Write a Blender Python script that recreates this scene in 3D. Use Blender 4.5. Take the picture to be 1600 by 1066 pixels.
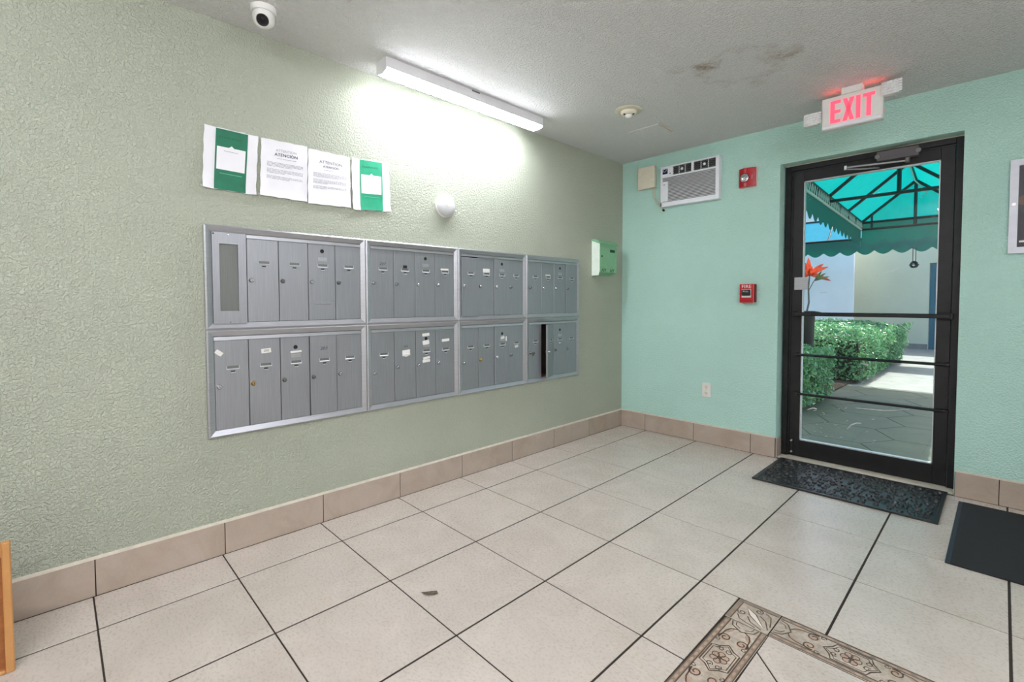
import bpy, bmesh, math, random
from mathutils import Vector, Matrix

# ---------------------------------------------------------------- scene, camera, light
for o in list(bpy.data.objects):
    bpy.data.objects.remove(o, do_unlink=True)
S = bpy.context.scene
COL = S.collection
R = random.Random(7)

YAW, PITCH, ROLL = -0.79876, -0.03586, -0.00194
CAM = Vector((2.5053, -3.8789, 1.1689))
FPX, CYPX = 750.0, 498.15
cd = bpy.data.cameras.new('camera')
cam = bpy.data.objects.new('camera', cd)
COL.objects.link(cam)
fw = Vector((math.sin(YAW) * math.cos(PITCH), math.cos(YAW) * math.cos(PITCH), math.sin(PITCH)))
rt0 = Vector((math.cos(YAW), -math.sin(YAW), 0))
up0 = rt0.cross(fw)
rt = rt0 * math.cos(ROLL) + up0 * math.sin(ROLL)
up = up0 * math.cos(ROLL) - rt0 * math.sin(ROLL)
M3 = Matrix((rt, up, -fw)).transposed()
cam.matrix_world = Matrix.Translation(CAM) @ M3.to_4x4()
cd.sensor_fit = 'HORIZONTAL'
cd.sensor_width = 36.0
cd.lens = FPX / 1600 * 36
cd.shift_x = 0.0
cd.shift_y = (CYPX - 533.0) / 1600
cd.clip_start = 0.02
cd.clip_end = 200
S.camera = cam

S.view_settings.view_transform = 'Standard'
S.view_settings.look = 'None'
S.view_settings.gamma = 1.0
S.view_settings.use_curve_mapping = False
S.view_settings.exposure = 0.0
LAMP_MAIN = 57.0      # emission of the opal lens over the mailboxes
LAMP_FILL = 50.0     # three added fill fixtures out of view, brightening the room

W = bpy.data.worlds.new('sky')
S.world = W
W.use_nodes = True
wn = W.node_tree.nodes
wl = W.node_tree.links
bg = wn['Background']
sky = wn.new('ShaderNodeTexSky')
sky.sky_type = 'NISHITA'
sky.sun_disc = False
sky.sun_elevation = math.radians(62)
sky.dust_density = 4.0
sky.sun_rotation = math.radians(15)
wl.new(sky.outputs[0], bg.inputs['Color'])
bg.inputs['Strength'].default_value = 0.46

sd = bpy.data.lights.new('sun', 'SUN')
sd.energy = 8.0
sd.angle = math.radians(0.5)
sd.color = (1.0, 0.96, 0.9)
sun = bpy.data.objects.new('sun', sd)
COL.objects.link(sun)
SUNV = Vector((0.10, 0.40, 0.85)).normalized()
sun.rotation_euler = SUNV.to_track_quat('Z', 'Y').to_euler()
sun.location = (3, 8, 9)

# ---------------------------------------------------------------- materials
def srgb(r, g, b):
    f = lambda c: (c / 255 / 12.92) if c / 255 <= 0.04045 else ((c / 255 + 0.055) / 1.055) ** 2.4
    return (f(r), f(g), f(b), 1)

class NT:
    def __init__(s, name):
        s.m = bpy.data.materials.new(name)
        s.m.use_nodes = True
        s.n = s.m.node_tree.nodes
        s.l = s.m.node_tree.links
        s.p = s.n['Principled BSDF']
        s.out = s.n['Material Output']
    def new(s, t, **kw):
        x = s.n.new(t)
        for k, v in kw.items():
            if k.startswith('i_'):
                key = k[2:].replace('_', ' ')
                x.inputs[key].default_value = v
            else:
                setattr(x, k, v)
        return x
    def link(s, a, b):
        s.l.new(a, b)
    def pos(s):
        return s.new('ShaderNodeNewGeometry').outputs['Position']
    def objco(s):
        return s.new('ShaderNodeTexCoord').outputs['Object']
    def scaled(s, co, sc, loc=(0, 0, 0)):
        m = s.new('ShaderNodeMapping')
        m.inputs['Scale'].default_value = sc
        m.inputs['Location'].default_value = loc
        s.link(co, m.inputs['Vector'])
        return m.outputs['Vector']
    def noise(s, co, scale, detail=3, rough=0.55, dist=0.0):
        x = s.new('ShaderNodeTexNoise')
        x.inputs['Scale'].default_value = scale
        x.inputs['Detail'].default_value = detail
        x.inputs['Roughness'].default_value = rough
        x.inputs['Distortion'].default_value = dist
        if co is not None:
            s.link(co, x.inputs['Vector'])
        return x.outputs['Fac']
    def ramp(s, fac, stops):
        x = s.new('ShaderNodeValToRGB')
        e = x.color_ramp.elements
        while len(e) < len(stops):
            e.new(0.5)
        for i, (p, c) in enumerate(stops):
            e[i].position = p
            e[i].color = c if len(c) == 4 else (*c, 1)
        s.link(fac, x.inputs['Fac'])
        return x.outputs['Color']
    def mix(s, fac, a, b, mode='MIX'):
        x = s.new('ShaderNodeMix', data_type='RGBA', blend_type=mode)
        for sock, v in ((x.inputs['Factor'], fac), (x.inputs[6], a), (x.inputs[7], b)):
            if hasattr(v, 'is_linked'):
                s.link(v, sock)
            else:
                sock.default_value = v
        return x.outputs[2]
    def math(s, op, a, b=0.0, c=0.0, clamp=False):
        x = s.new('ShaderNodeMath', operation=op, use_clamp=clamp)
        for i, v in enumerate((a, b, c)):
            if hasattr(v, 'is_linked'):
                s.link(v, x.inputs[i])
            else:
                x.inputs[i].default_value = v
        return x.outputs[0]
    def bump(s, h, strength=0.3, dist=0.003, prev=None):
        x = s.new('ShaderNodeBump')
        x.inputs['Strength'].default_value = strength
        x.inputs['Distance'].default_value = dist
        s.link(h, x.inputs['Height'])
        if prev is not None:
            s.link(prev, x.inputs['Normal'])
        return x.outputs['Normal']
    def setn(s, nrm):
        s.link(nrm, s.p.inputs['Normal'])
    def col(s, c):
        if hasattr(c, 'is_linked'):
            s.link(c, s.p.inputs['Base Color'])
        else:
            s.p.inputs['Base Color'].default_value = c
    def set(s, **kw):
        for k, v in kw.items():
            s.p.inputs[k.replace('_', ' ')].default_value = v

def plain(name, c, rough=0.5, metal=0.0, spec=0.5, var=0.06, vscale=30.0, bump=0.0, bscale=200.0):
    t = NT(name)
    co = t.pos()
    n = t.noise(co, vscale, 4)
    dk = tuple(x * (1 - var) for x in c[:3]) + (1,)
    lt = tuple(min(1, x * (1 + var)) for x in c[:3]) + (1,)
    t.col(t.ramp(n, [(0.3, dk), (0.7, lt)]))
    t.set(Roughness=rough, Metallic=metal)
    t.p.inputs['Specular IOR Level'].default_value = spec
    if bump:
        t.setn(t.bump(t.noise(co, bscale, 2), bump, 0.001))
    return t.m

def emit(name, c, strength):
    t = NT(name)
    t.col(c)
    t.p.inputs['Emission Color'].default_value = c
    t.p.inputs['Emission Strength'].default_value = strength
    return t.m

def stucco(name, c, amount=0.55, scale=46.0, dist=0.005, stain=False, vary=0.05):
    t = NT(name)
    co = t.pos()
    big = t.noise(co, 1.3, 4)
    dk = tuple(x * (1 - vary) for x in c[:3]) + (1,)
    lt = tuple(min(1, x * (1 + vary)) for x in c[:3]) + (1,)
    base = t.ramp(big, [(0.3, dk), (0.7, lt)])
    if stain:
        # old brown water marks with ragged rims
        ragged = t.noise(co, 9.0, 6, 0.65)
        sp = t.new('ShaderNodeSeparateXYZ')
        t.link(co, sp.inputs[0])
        def ring(cx, cy, r, w, k):
            dx = t.math('SUBTRACT', sp.outputs[0], cx)
            dy = t.math('SUBTRACT', sp.outputs[1], cy)
            d = t.math('SQRT', t.math('ADD', t.math('MULTIPLY', dx, dx), t.math('MULTIPLY', dy, dy)))
            d = t.math('ADD', d, t.math('MULTIPLY', t.math('SUBTRACT', ragged, 0.5), 0.32))
            e = t.math('ABSOLUTE', t.math('SUBTRACT', d, r))
            m = t.math('SUBTRACT', 1.0, t.math('DIVIDE', e, w), clamp=True)
            return t.math('MULTIPLY', m, k)
        marks = ring(1.48, -1.15, 0.20, 0.035, 0.25)
        for a in ((1.335, -1.27, 0.0, 0.09, 0.9), (1.66, -1.12, 0.02, 0.10, 0.55), (1.22, -1.33, 0.0, 0.07, 0.35), (1.47, -0.90, 0.0, 0.08, 0.3)):
            marks = t.math('MAXIMUM', marks, ring(*a))
        grain = t.ramp(t.noise(co, 26.0, 5), [(0.35, (0.2,) * 3), (0.65, (1,) * 3)])
        marks = t.math('MULTIPLY', marks, grain)
        base = t.mix(marks, base, srgb(150, 116, 78))
    t.col(base)
    n1 = t.noise(co, scale, 3, 0.5, 0.6)
    n2 = t.noise(co, scale * 3.1, 2, 0.5)
    flat = t.ramp(n1, [(0.40, (0, 0, 0)), (0.60, (1, 1, 1))])
    h = t.math('ADD', flat, t.math('MULTIPLY', n2, 0.55))
    t.setn(t.bump(h, amount, dist))
    t.set(Roughness=0.62)
    t.p.inputs['Specular IOR Level'].default_value = 0.35
    return t.m

def tile_mat(name, lo, hi, rough):
    t = NT(name)
    co = t.pos()
    oi = t.new('ShaderNodeObjectInfo')
    off = t.new('ShaderNodeVectorMath', operation='SCALE')
    cmb = t.new('ShaderNodeCombineXYZ')
    t.link(oi.outputs['Random'], cmb.inputs[0])
    t.link(oi.outputs['Random'], cmb.inputs[1])
    t.link(cmb.outputs[0], off.inputs[0])
    off.inputs['Scale'].default_value = 37.0
    add = t.new('ShaderNodeVectorMath', operation='ADD')
    t.link(co, add.inputs[0])
    t.link(off.outputs[0], add.inputs[1])
    v = add.outputs[0]
    a = t.noise(v, 4.5, 6, 0.62, 0.8)
    b = t.noise(t.scaled(v, (1, 1.4, 1)), 75.0, 6, 0.75)
    base = t.ramp(a, [(0.32, lo), (0.68, hi)])
    pink = t.ramp(t.noise(v, 7.0, 3), [(0.55, (0, 0, 0)), (0.75, (1, 1, 1))])
    base = t.mix(t.math('MULTIPLY', pink, 0.25), base, tuple(x * y for x, y in zip(lo[:3], (1.06, 0.94, 0.84))) + (1,))
    veins = t.ramp(b, [(0.40, (0.962,) * 3), (0.60, (1.0,) * 3)])
    base = t.mix(1.0, base, veins, 'MULTIPLY')
    t.col(base)
    rr = t.math('ADD', t.math('MULTIPLY', b, 0.12), rough - 0.06)
    t.link(rr, t.p.inputs['Roughness'])
    t.setn(t.bump(b, 0.06, 0.0012))
    return t.m

def brushed(name, c, rough=0.42, metal=0.8, streak=(7, 170, 3)):
    t = NT(name)
    co = t.pos()
    n = t.noise(t.scaled(co, streak), 2.0, 5, 0.6)
    cl = t.noise(co, 5.0, 4)
    dk = tuple(x * 0.86 for x in c[:3]) + (1,)
    lt = tuple(min(1, x * 1.12) for x in c[:3]) + (1,)
    base = t.ramp(n, [(0.3, dk), (0.7, lt)])
    base = t.mix(t.math('MULTIPLY', cl, 0.35), base, tuple(x * f for x, f in zip(c[:3], (0.88, 0.86, 0.82))) + (1,))
    t.col(base)
    t.link(t.math('ADD', t.math('MULTIPLY', n, 0.2), rough - 0.1), t.p.inputs['Roughness'])
    t.set(Metallic=metal)
    return t.m

def fabric_mat(name, c, trans=0.55):
    t = NT(name)
    co = t.pos()
    n = t.noise(co, 14.0, 5)
    c1 = tuple(x * 0.86 for x in c[:3]) + (1,)
    colr = t.ramp(n, [(0.3, c1), (0.7, c)])
    t.col(colr)
    t.set(Roughness=0.8)
    tr = t.new('ShaderNodeBsdfTranslucent')
    t.link(colr, tr.inputs['Color'])
    mx = t.new('ShaderNodeMixShader')
    mx.inputs[0].default_value = trans
    t.link(t.p.outputs[0], mx.inputs[1])
    t.link(tr.outputs[0], mx.inputs[2])
    t.link(mx.outputs[0], t.out.inputs['Surface'])
    return t.m

def leaf_mat(name, stops, rough=0.4, trans=0.25):
    t = NT(name)
    co = t.pos()
    n = t.noise(co, 21.0, 3)
    colr = t.ramp(n, stops)
    t.col(colr)
    t.set(Roughness=rough)
    tr = t.new('ShaderNodeBsdfTranslucent')
    t.link(colr, tr.inputs['Color'])
    mx = t.new('ShaderNodeMixShader')
    mx.inputs[0].default_value = trans
    t.link(t.p.outputs[0], mx.inputs[1])
    t.link(tr.outputs[0], mx.inputs[2])
    t.link(mx.outputs[0], t.out.inputs['Surface'])
    return t.m

def glass_mat(name, tint=(0.86, 0.93, 0.92, 1), dirt=True):
    t = NT(name)
    tp = t.new('ShaderNodeBsdfTransparent')
    tp.inputs['Color'].default_value = tint
    gl = t.new('ShaderNodeBsdfGlossy')
    gl.inputs['Roughness'].default_value = 0.02
    fr = t.new('ShaderNodeFresnel')
    fr.inputs['IOR'].default_value = 1.45
    mx = t.new('ShaderNodeMixShader')
    t.link(fr.outputs[0], mx.inputs[0])
    t.link(tp.outputs[0], mx.inputs[1])
    t.link(gl.outputs[0], mx.inputs[2])
    res = mx.outputs[0]
    if dirt:
        co = t.pos()
        v = t.new('ShaderNodeTexVoronoi')
        v.inputs['Scale'].default_value = 26.0
        t.link(co, v.inputs['Vector'])
        dots = t.ramp(v.outputs['Distance'], [(0.055, (1, 1, 1)), (0.085, (0, 0, 0))])
        pick = t.ramp(t.noise(co, 5.0, 3), [(0.50, (0, 0, 0)), (0.58, (1, 1, 1))])
        m = t.math('MULTIPLY', dots, pick)
        df = t.new('ShaderNodeBsdfDiffuse')
        df.inputs['Color'].default_value = (0.8, 0.82, 0.82, 1)
        m2 = t.new('ShaderNodeMixShader')
        t.link(t.math('MULTIPLY', m, 0.8), m2.inputs[0])
        t.link(res, m2.inputs[1])
        t.link(df.outputs[0], m2.inputs[2])
        res = m2.outputs[0]
    t.link(res, t.out.inputs['Surface'])
    return t.m

M = {}
M['wall_pale'] = stucco('pale sage textured plaster', srgb(182, 188, 170), 0.9, 100.0, 0.0045)
M['wall_mint'] = stucco('mint green textured plaster', srgb(190, 230, 218), 0.8, 95.0, 0.004)
M['wall_cream'] = stucco('off white textured plaster', srgb(232, 228, 220), 0.4, 62.0, 0.004)
M['ceiling'] = stucco('white stippled ceiling', srgb(243, 243, 242), 1.0, 85.0, 0.007, stain=True, vary=0.02)
M['tile'] = tile_mat('cream ceramic floor tile', srgb(188, 178, 167), srgb(203, 193, 183), 0.28)
M['base_tile'] = tile_mat('ceramic skirting tile with painted shade', srgb(168, 153, 138), srgb(184, 170, 157), 0.40)  # the floor's tile darkened, shade of the grazing lamp is in its colour
M['grout'] = plain('dark brown grout', srgb(44, 36, 30), 0.9, var=0.2)
M['caulk'] = plain('grey white caulk', srgb(196, 188, 172), 0.8, var=0.1)
M['orn'] = None
M['alu'] = brushed('brushed aluminium doors', srgb(154, 157, 162), 0.44, 0.7)
M['alu_rail'] = brushed('satin aluminium trim', srgb(176, 178, 183), 0.38, 0.75, (3, 6, 120))
M['alu_dark'] = brushed('dull grey sheet metal', srgb(118, 121, 118), 0.55, 0.6)
M['chrome'] = plain('polished nickel', srgb(205, 205, 205), 0.2, 1.0, var=0.04)
M['lip'] = plain('bent aluminium with painted light', srgb(196, 198, 202), 0.4, 0.25, var=0.03)  # paler than the doors: light falling from above is painted in
M['brass'] = plain('worn brass', srgb(205, 175, 110), 0.28, 1.0, var=0.08)
M['black'] = plain('flat black', srgb(14, 14, 14), 0.6, var=0.2)
M['black_alu'] = plain('black anodised aluminium', srgb(27, 27, 29), 0.42, 0.3, var=0.25, vscale=18)
M['inside'] = plain('dark box inside', srgb(70, 60, 52), 0.8, 0.2, var=0.2)
M['rust'] = plain('rusty brown sheet', srgb(150, 112, 84), 0.85, var=0.2, vscale=50)
M['white'] = plain('white plastic', srgb(226, 226, 222), 0.4, var=0.03)
M['ac_white'] = plain('cool white plastic', srgb(232, 235, 241), 0.42, var=0.03)
M['dome_white'] = plain('matt white plastic', srgb(200, 202, 202), 0.5, var=0.03)
M['cream'] = plain('cream plastic', srgb(222, 216, 196), 0.45, var=0.04)
M['beige_metal'] = plain('cream painted metal', srgb(205, 200, 178), 0.45, var=0.05)
M['paper'] = plain('white copier paper', srgb(232, 232, 236), 0.75, var=0.03, vscale=12, bump=0.15, bscale=40)
M['paper_green_bright'] = plain('bright green print', srgb(26, 158, 118), 0.6, var=0.1, vscale=16)
M['paper_green'] = plain('deep green print', srgb(16, 108, 78), 0.6, var=0.14, vscale=16)
M['ink'] = plain('dark grey ink', srgb(60, 60, 66), 0.7)
M['ink_pale'] = plain('pale grey ink', srgb(150, 150, 158), 0.7)
M['ink_green'] = plain('dark green ink', srgb(10, 62, 46), 0.7)
M['ink_lightgreen'] = plain('light green ink', srgb(110, 185, 155), 0.7)
M['label'] = plain('white paper label', srgb(226, 225, 220), 0.7, var=0.05)
M['red'] = plain('glossy red plastic', srgb(176, 22, 34), 0.28, var=0.06)
M['red_dark'] = plain('dark red plastic', srgb(118, 12, 22), 0.35, var=0.06)
M['red_pale'] = plain('pale pink rim', srgb(222, 176, 168), 0.5)
M['lamp_lens'] = emit('opal lamp lens lit', (0.965, 0.975, 1.05, 1), LAMP_MAIN)
M['fill_lens'] = emit('added fill lamp lens', (0.965, 0.975, 1.05, 1), LAMP_FILL)
M['lamp_body'] = plain('white enamelled steel', srgb(222, 222, 224), 0.4, var=0.02)
M['exit_red'] = emit('lit red letters', (1.0, 0.075, 0.13, 1), 1.1)
M['exit_led'] = emit('red led strip', (1.0, 0.05, 0.04, 1), 4.5)
M['prism'] = plain('clear prismatic plastic', srgb(226, 228, 230), 0.12, var=0.05)
M['strobe'] = plain('clear strobe lens', srgb(205, 208, 214), 0.12, 0.9, var=0.4, vscale=90)
M['rubber'] = plain('black moulded rubber', srgb(36, 37, 39), 0.38, var=0.2)
M['carpet'] = plain('charcoal carpet pile', srgb(28, 30, 32), 0.95, var=0.5, vscale=420, bump=0.9, bscale=420)
M['carpet_edge'] = plain('navy vinyl edging', srgb(30, 38, 50), 0.6, var=0.1)
M['wood'] = plain('light oak veneer', srgb(192, 140, 84), 0.5, var=0.12, vscale=9)
M['wood_brown'] = plain('brown hardboard', srgb(150, 92, 46), 0.7, var=0.18, vscale=60)
M['poster'] = plain('dark printed poster', srgb(36, 34, 44), 0.35, var=0.5, vscale=7)
M['poster_brown'] = plain('brown print', srgb(96, 70, 56), 0.4, var=0.3, vscale=14)
M['frame_white'] = plain('white snap frame', srgb(222, 226, 236), 0.3, var=0.03)
M['glass'] = glass_mat('speckled door glass')
M['glass_bead'] = plain('pale glazing bead', srgb(188, 196, 198), 0.35, 0.3)
M['smear'] = plain('white scratch', srgb(205, 208, 204), 0.7)
M['drop_green'] = plain('green painted steel box', srgb(132, 184, 142), 0.45, var=0.06)
M['drop_lit'] = plain('steel flank with painted light', srgb(228, 242, 230), 0.45, var=0.04)  # box side facing the ceiling lamp, its light put into the whitened green
M['leafdebris'] = plain('dry leaf', srgb(96, 88, 72), 0.9, var=0.3, vscale=80)
M['walk'] = plain('stamped concrete with painted shade', srgb(78, 84, 70), 0.7, var=0.16, vscale=6, bump=0.3, bscale=60)  # darker copy of the concrete: the canopy's shade is put into the colour
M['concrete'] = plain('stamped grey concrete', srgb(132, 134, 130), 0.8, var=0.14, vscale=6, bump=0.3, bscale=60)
M['concrete_joint'] = plain('dark concrete joint', srgb(40, 42, 40), 0.9, var=0.1)
M['soil'] = plain('brown mulch', srgb(78, 62, 46), 0.95, var=0.5, vscale=40, bump=0.9, bscale=60)
M['teal'] = fabric_mat('teal awning fabric', srgb(0, 152, 146), 0.6)
M['teal_dark'] = fabric_mat('green valance fabric', srgb(8, 112, 100), 0.3)
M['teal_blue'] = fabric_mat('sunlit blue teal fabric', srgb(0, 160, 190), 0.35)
M['frame_steel'] = plain('dark painted steel tube', srgb(22, 30, 30), 0.45, 0.3, var=0.1)
M['cord'] = plain('white lacing cord', srgb(200, 205, 200), 0.6)
M['ext_white'] = stucco('white exterior stucco', srgb(248, 248, 248), 0.3, 80.0, 0.003)
M['ext_beige'] = stucco('beige exterior stucco', srgb(206, 208, 186), 0.3, 60.0, 0.003)
M['blue_door'] = plain('petrol blue door paint', srgb(0, 104, 128), 0.4, var=0.08)
M['hedge'] = leaf_mat('glossy hedge leaves', [(0.28, srgb(52, 104, 70)), (0.5, srgb(98, 160, 112)), (0.72, srgb(160, 200, 120))], 0.3)
M['hedge_core'] = plain('dark hedge twigs', srgb(38, 48, 28), 0.9, var=0.4, vscale=40)
M['leaf_red'] = leaf_mat('red cordyline leaf', [(0.3, srgb(190, 52, 34)), (0.6, srgb(232, 96, 58)), (0.8, srgb(150, 40, 48))])
M['leaf_olive'] = leaf_mat('olive leaf', [(0.3, srgb(60, 76, 50)), (0.7, srgb(110, 128, 84))])
M['stem'] = plain('brown woody stem', srgb(112, 100, 88), 0.8, var=0.2)
M['pot'] = plain('black planter', srgb(26, 28, 32), 0.5, var=0.15)
M['iron'] = plain('black wrought iron', srgb(30, 30, 32), 0.5, 0.4)
M['lantern_glass'] = plain('frosted lantern glass', srgb(230, 230, 225), 0.3)

# ---------------------------------------------------------------- mesh helpers
class MB:
    def __init__(s):
        s.bm = bmesh.new()
    def box(s, x0, x1, y0, y1, z0, z1, bev=0.0, seg=1):
        mtx = Matrix.Translation(((x0 + x1) / 2, (y0 + y1) / 2, (z0 + z1) / 2)) @ Matrix.Diagonal((abs(x1 - x0), abs(y1 - y0), abs(z1 - z0), 1))
        r = bmesh.ops.create_cube(s.bm, size=1, matrix=mtx)
        if bev > 0:
            es = {e for v in r['verts'] for e in v.link_edges}
            bmesh.ops.bevel(s.bm, geom=list(es), offset=bev, segments=seg, affect='EDGES', profile=0.5)
        return s
    def poly(s, pts, thick=None):
        # planar polygon; thick = vector to extrude by
        vs = [s.bm.verts.new(p) for p in pts]
        f = s.bm.faces.new(vs)
        if thick is not None:
            t = Vector(thick)
            ws = [s.bm.verts.new(Vector(p) + t) for p in pts]
            s.bm.faces.new(list(reversed(ws)))
            n = len(vs)
            for i in range(n):
                s.bm.faces.new([vs[(i + 1) % n], vs[i], ws[i], ws[(i + 1) % n]])
        return s
    def tube(s, pts, rad, n=8, caps=True):
        pts = [Vector(p) for p in pts]
        rings = []
        prev = None
        for i, p in enumerate(pts):
            d = (pts[min(i + 1, len(pts) - 1)] - pts[max(i - 1, 0)]).normalized()
            a = Vector((0, 0, 1)) if abs(d.z) < 0.9 else Vector((1, 0, 0))
            if prev is not None:
                a = prev
            u = (a - d * a.dot(d)).normalized()
            w = d.cross(u)
            prev = u
            rr = rad[i] if isinstance(rad, (list, tuple)) else rad
            rings.append([s.bm.verts.new(p + u * rr * math.cos(2 * math.pi * k / n) + w * rr * math.sin(2 * math.pi * k / n)) for k in range(n)])
        for a, b in zip(rings, rings[1:]):
            for k in range(n):
                s.bm.faces.new([a[k], a[(k + 1) % n], b[(k + 1) % n], b[k]])
        if caps:
            s.bm.faces.new(list(reversed(rings[0])))
            s.bm.faces.new(rings[-1])
        return s
    def lathe(s, prof, origin, axis, n=24):
        # prof: (radius, height) along axis from origin
        ax = Vector(axis).normalized()
        a = Vector((0, 0, 1)) if abs(ax.z) < 0.9 else Vector((1, 0, 0))
        u = (a - ax * a.dot(ax)).normalized()
        w = ax.cross(u)
        o = Vector(origin)
        rings = []
        for r, h in prof:
            if r < 1e-6:
                rings.append([s.bm.verts.new(o + ax * h)])
            else:
                rings.append([s.bm.verts.new(o + ax * h + (u * math.cos(2 * math.pi * k / n) + w * math.sin(2 * math.pi * k / n)) * r) for k in range(n)])
        for a_, b_ in zip(rings, rings[1:]):
            for k in range(n):
                k2 = (k + 1) % n
                if len(a_) == 1 and len(b_) == 1:
                    continue
                if len(a_) == 1:
                    s.bm.faces.new([a_[0], b_[k2], b_[k]])
                elif len(b_) == 1:
                    s.bm.faces.new([a_[k], a_[k2], b_[0]])
                else:
                    s.bm.faces.new([a_[k], a_[k2], b_[k2], b_[k]])
        return s
    def raw(s, verts, faces):
        vs = [s.bm.verts.new(v) for v in verts]
        for f in faces:
            try:
                s.bm.faces.new([vs[i] for i in f])
            except ValueError:
                pass
        return s
    def mesh(s, name, smooth=False, fix=True):
        me = bpy.data.meshes.new(name)
        if fix:
            bmesh.ops.recalc_face_normals(s.bm, faces=s.bm.faces)
        s.bm.to_mesh(me)
        s.bm.free()
        if smooth:
            me.polygons.foreach_set('use_smooth', [True] * len(me.polygons))
            try:
                me.set_sharp_from_angle(angle=math.radians(40))
            except Exception:
                pass
        return me

WORLD = {}
def link(o, parent=None, loc=(0, 0, 0)):
    """loc is a world position; the child's own location is made relative to its parent."""
    COL.objects.link(o)
    o.location = loc
    WORLD[o] = Vector(loc)
    if parent is not None:
        o.parent = parent
        o.location = Vector(loc) - WORLD[parent]
    return o

def obj(name, mb, mat, parent=None, smooth=False, origin=None, fix=True):
    """mesh given in world coordinates; its origin is put at its parent's (or at the given origin)"""
    me = mb.mesh(name, smooth, fix) if isinstance(mb, MB) else mb
    if origin is None:
        origin = WORLD[parent] if parent is not None else Vector((0, 0, 0))
    me.transform(Matrix.Translation(-Vector(origin)))
    if mat is not None:
        me.materials.append(M[mat] if isinstance(mat, str) else mat)
    return link(bpy.data.objects.new(name, me), parent, origin)

def inst(name, me, parent, loc):
    """object that shares mesh data (mesh local coordinates) placed at a world location"""
    return link(bpy.data.objects.new(name, me), parent, loc)

def thing(name, label, cat, loc=(0, 0, 0), group=None):
    o = bpy.data.objects.new(name, None)
    o.empty_display_size = 0.05
    link(o, None, loc)
    return tag(o, label, cat, group)

def tag(o, label, cat, group=None):
    o['label'] = label
    o['category'] = cat
    if group:
        o['group'] = group
    return o

def struct(o):
    o['kind'] = 'structure'
    return o

def empty_struct(name, loc=(0, 0, 0)):
    o = bpy.data.objects.new(name, None)
    o.empty_display_size = 0.05
    link(o, None, loc)
    return struct(o)

def text_geo(txt, size, align='CENTER', spacing=1.0, shear=0.0):
    cu = bpy.data.curves.new('txt', 'FONT')
    cu.body = txt
    cu.size = size
    cu.align_x = align
    cu.align_y = 'CENTER'
    cu.space_character = spacing
    cu.shear = shear
    cu.resolution_u = 2
    ob = bpy.data.objects.new('txt', cu)
    COL.objects.link(ob)
    dg = bpy.context.evaluated_depsgraph_get()
    me = bpy.data.meshes.new_from_object(ob.evaluated_get(dg))
    vs = [v.co.copy() for v in me.vertices]
    fs = [list(p.vertices) for p in me.polygons]
    bpy.data.objects.remove(ob, do_unlink=True)
    bpy.data.curves.remove(cu)
    bpy.data.meshes.remove(me)
    return vs, fs

def text_left(mb, txt, size, x, y, z, **k):
    sx = k.pop('sx', 1.0)
    vs, fs = text_geo(txt, size, **k)
    return mb.raw([(x, y + v.x * sx, z + v.y) for v in vs], fs)

def text_back(mb, txt, size, x, y, z, **k):
    sx = k.pop('sx', 1.0)
    vs, fs = text_geo(txt, size, **k)
    return mb.raw([(x + v.x * sx, y, z + v.y) for v in vs], fs)

# ---------------------------------------------------------------- room shell
H = 2.44
XR, YF = 4.45, -5.55            # far sides of the lobby, behind and beside the camera
DX0, DX1, DZ = 1.335, 2.316, 2.165   # door opening
MY0, MY1, MZ0, MZ1 = -3.365, -0.666, 0.550, 1.518   # mailbox bank
TH = 0.20

def wall_with_hole(name, mat, ax, a0, a1, z0, z1, h, t0, t1):
    """slab standing along axis ax from a0..a1; h = (b0,b1,c0,c1) opening; t0..t1 its thickness"""
    mb = MB()
    b0, b1, c0, c1 = h
    for (p, q, r, s) in ((a0, b0, z0, z1), (b1, a1, z0, z1), (b0, b1, c1, z1), (b0, b1, z0, c0)):
        if q - p < 1e-6 or s - r < 1e-6:
            continue
        if ax == 'y':
            mb.box(t0, t1, p, q, r, s)
        else:
            mb.box(p, q, t0, t1, r, s)
    bmesh.ops.remove_doubles(mb.bm, verts=mb.bm.verts, dist=1e-5)
    return struct(obj(name, mb, mat))

wl_ = wall_with_hole('wall_left', 'wall_pale', 'y', YF, 0.0, 0.0, H, (MY0 + 0.012, MY1 - 0.012, MZ0 + 0.012, MZ1 - 0.012), -TH, 0.0)
wall_with_hole('wall_back', 'wall_mint', 'x', -TH, XR + TH, -0.02, H, (DX0, DX1, -0.02, DZ), 0.0, TH)
obj('wall_seam', MB().box(-0.0002, 0.0014, -3.120, -3.118, 0.16, 0.552), 'wall_pale', wl_)
struct(obj('wall_right', MB().box(XR, XR + TH, YF, 0.0, 0, H), 'wall_cream'))
struct(obj('wall_front', MB().box(-TH, XR + TH, YF - TH, YF, 0, H), 'wall_cream'))
struct(obj('ceiling', MB().box(-TH, XR + TH, YF - TH, TH, H, H + 0.12), 'ceiling'))

# floor: dark grout bed, every tile a piece of its own
floor = struct(obj('floor', MB().box(-TH, XR + TH, YF - TH, TH, -0.09, -0.0022), 'grout'))
TA, TB = -0.0101, 0.0026     # the tiling runs very slightly askew to the walls
def uv(u, v, z):
    return Vector((u - v * TB, v + u * TA, z))

def clip_poly(P, tests):
    for (nx, ny, d) in tests:          # keep nx*x+ny*y >= d
        out = []
        for i in range(len(P)):
            a, b = P[i], P[(i + 1) % len(P)]
            da, db = nx * a[0] + ny * a[1] - d, nx * b[0] + ny * b[1] - d
            if da >= 0:
                out.append(a)
            if (da >= 0) != (db >= 0):
                t = da / (da - db)
                out.append((a[0] + (b[0] - a[0]) * t, a[1] + (b[1] - a[1]) * t))
        P = out
        if len(P) < 3:
            return []
    return P

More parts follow.
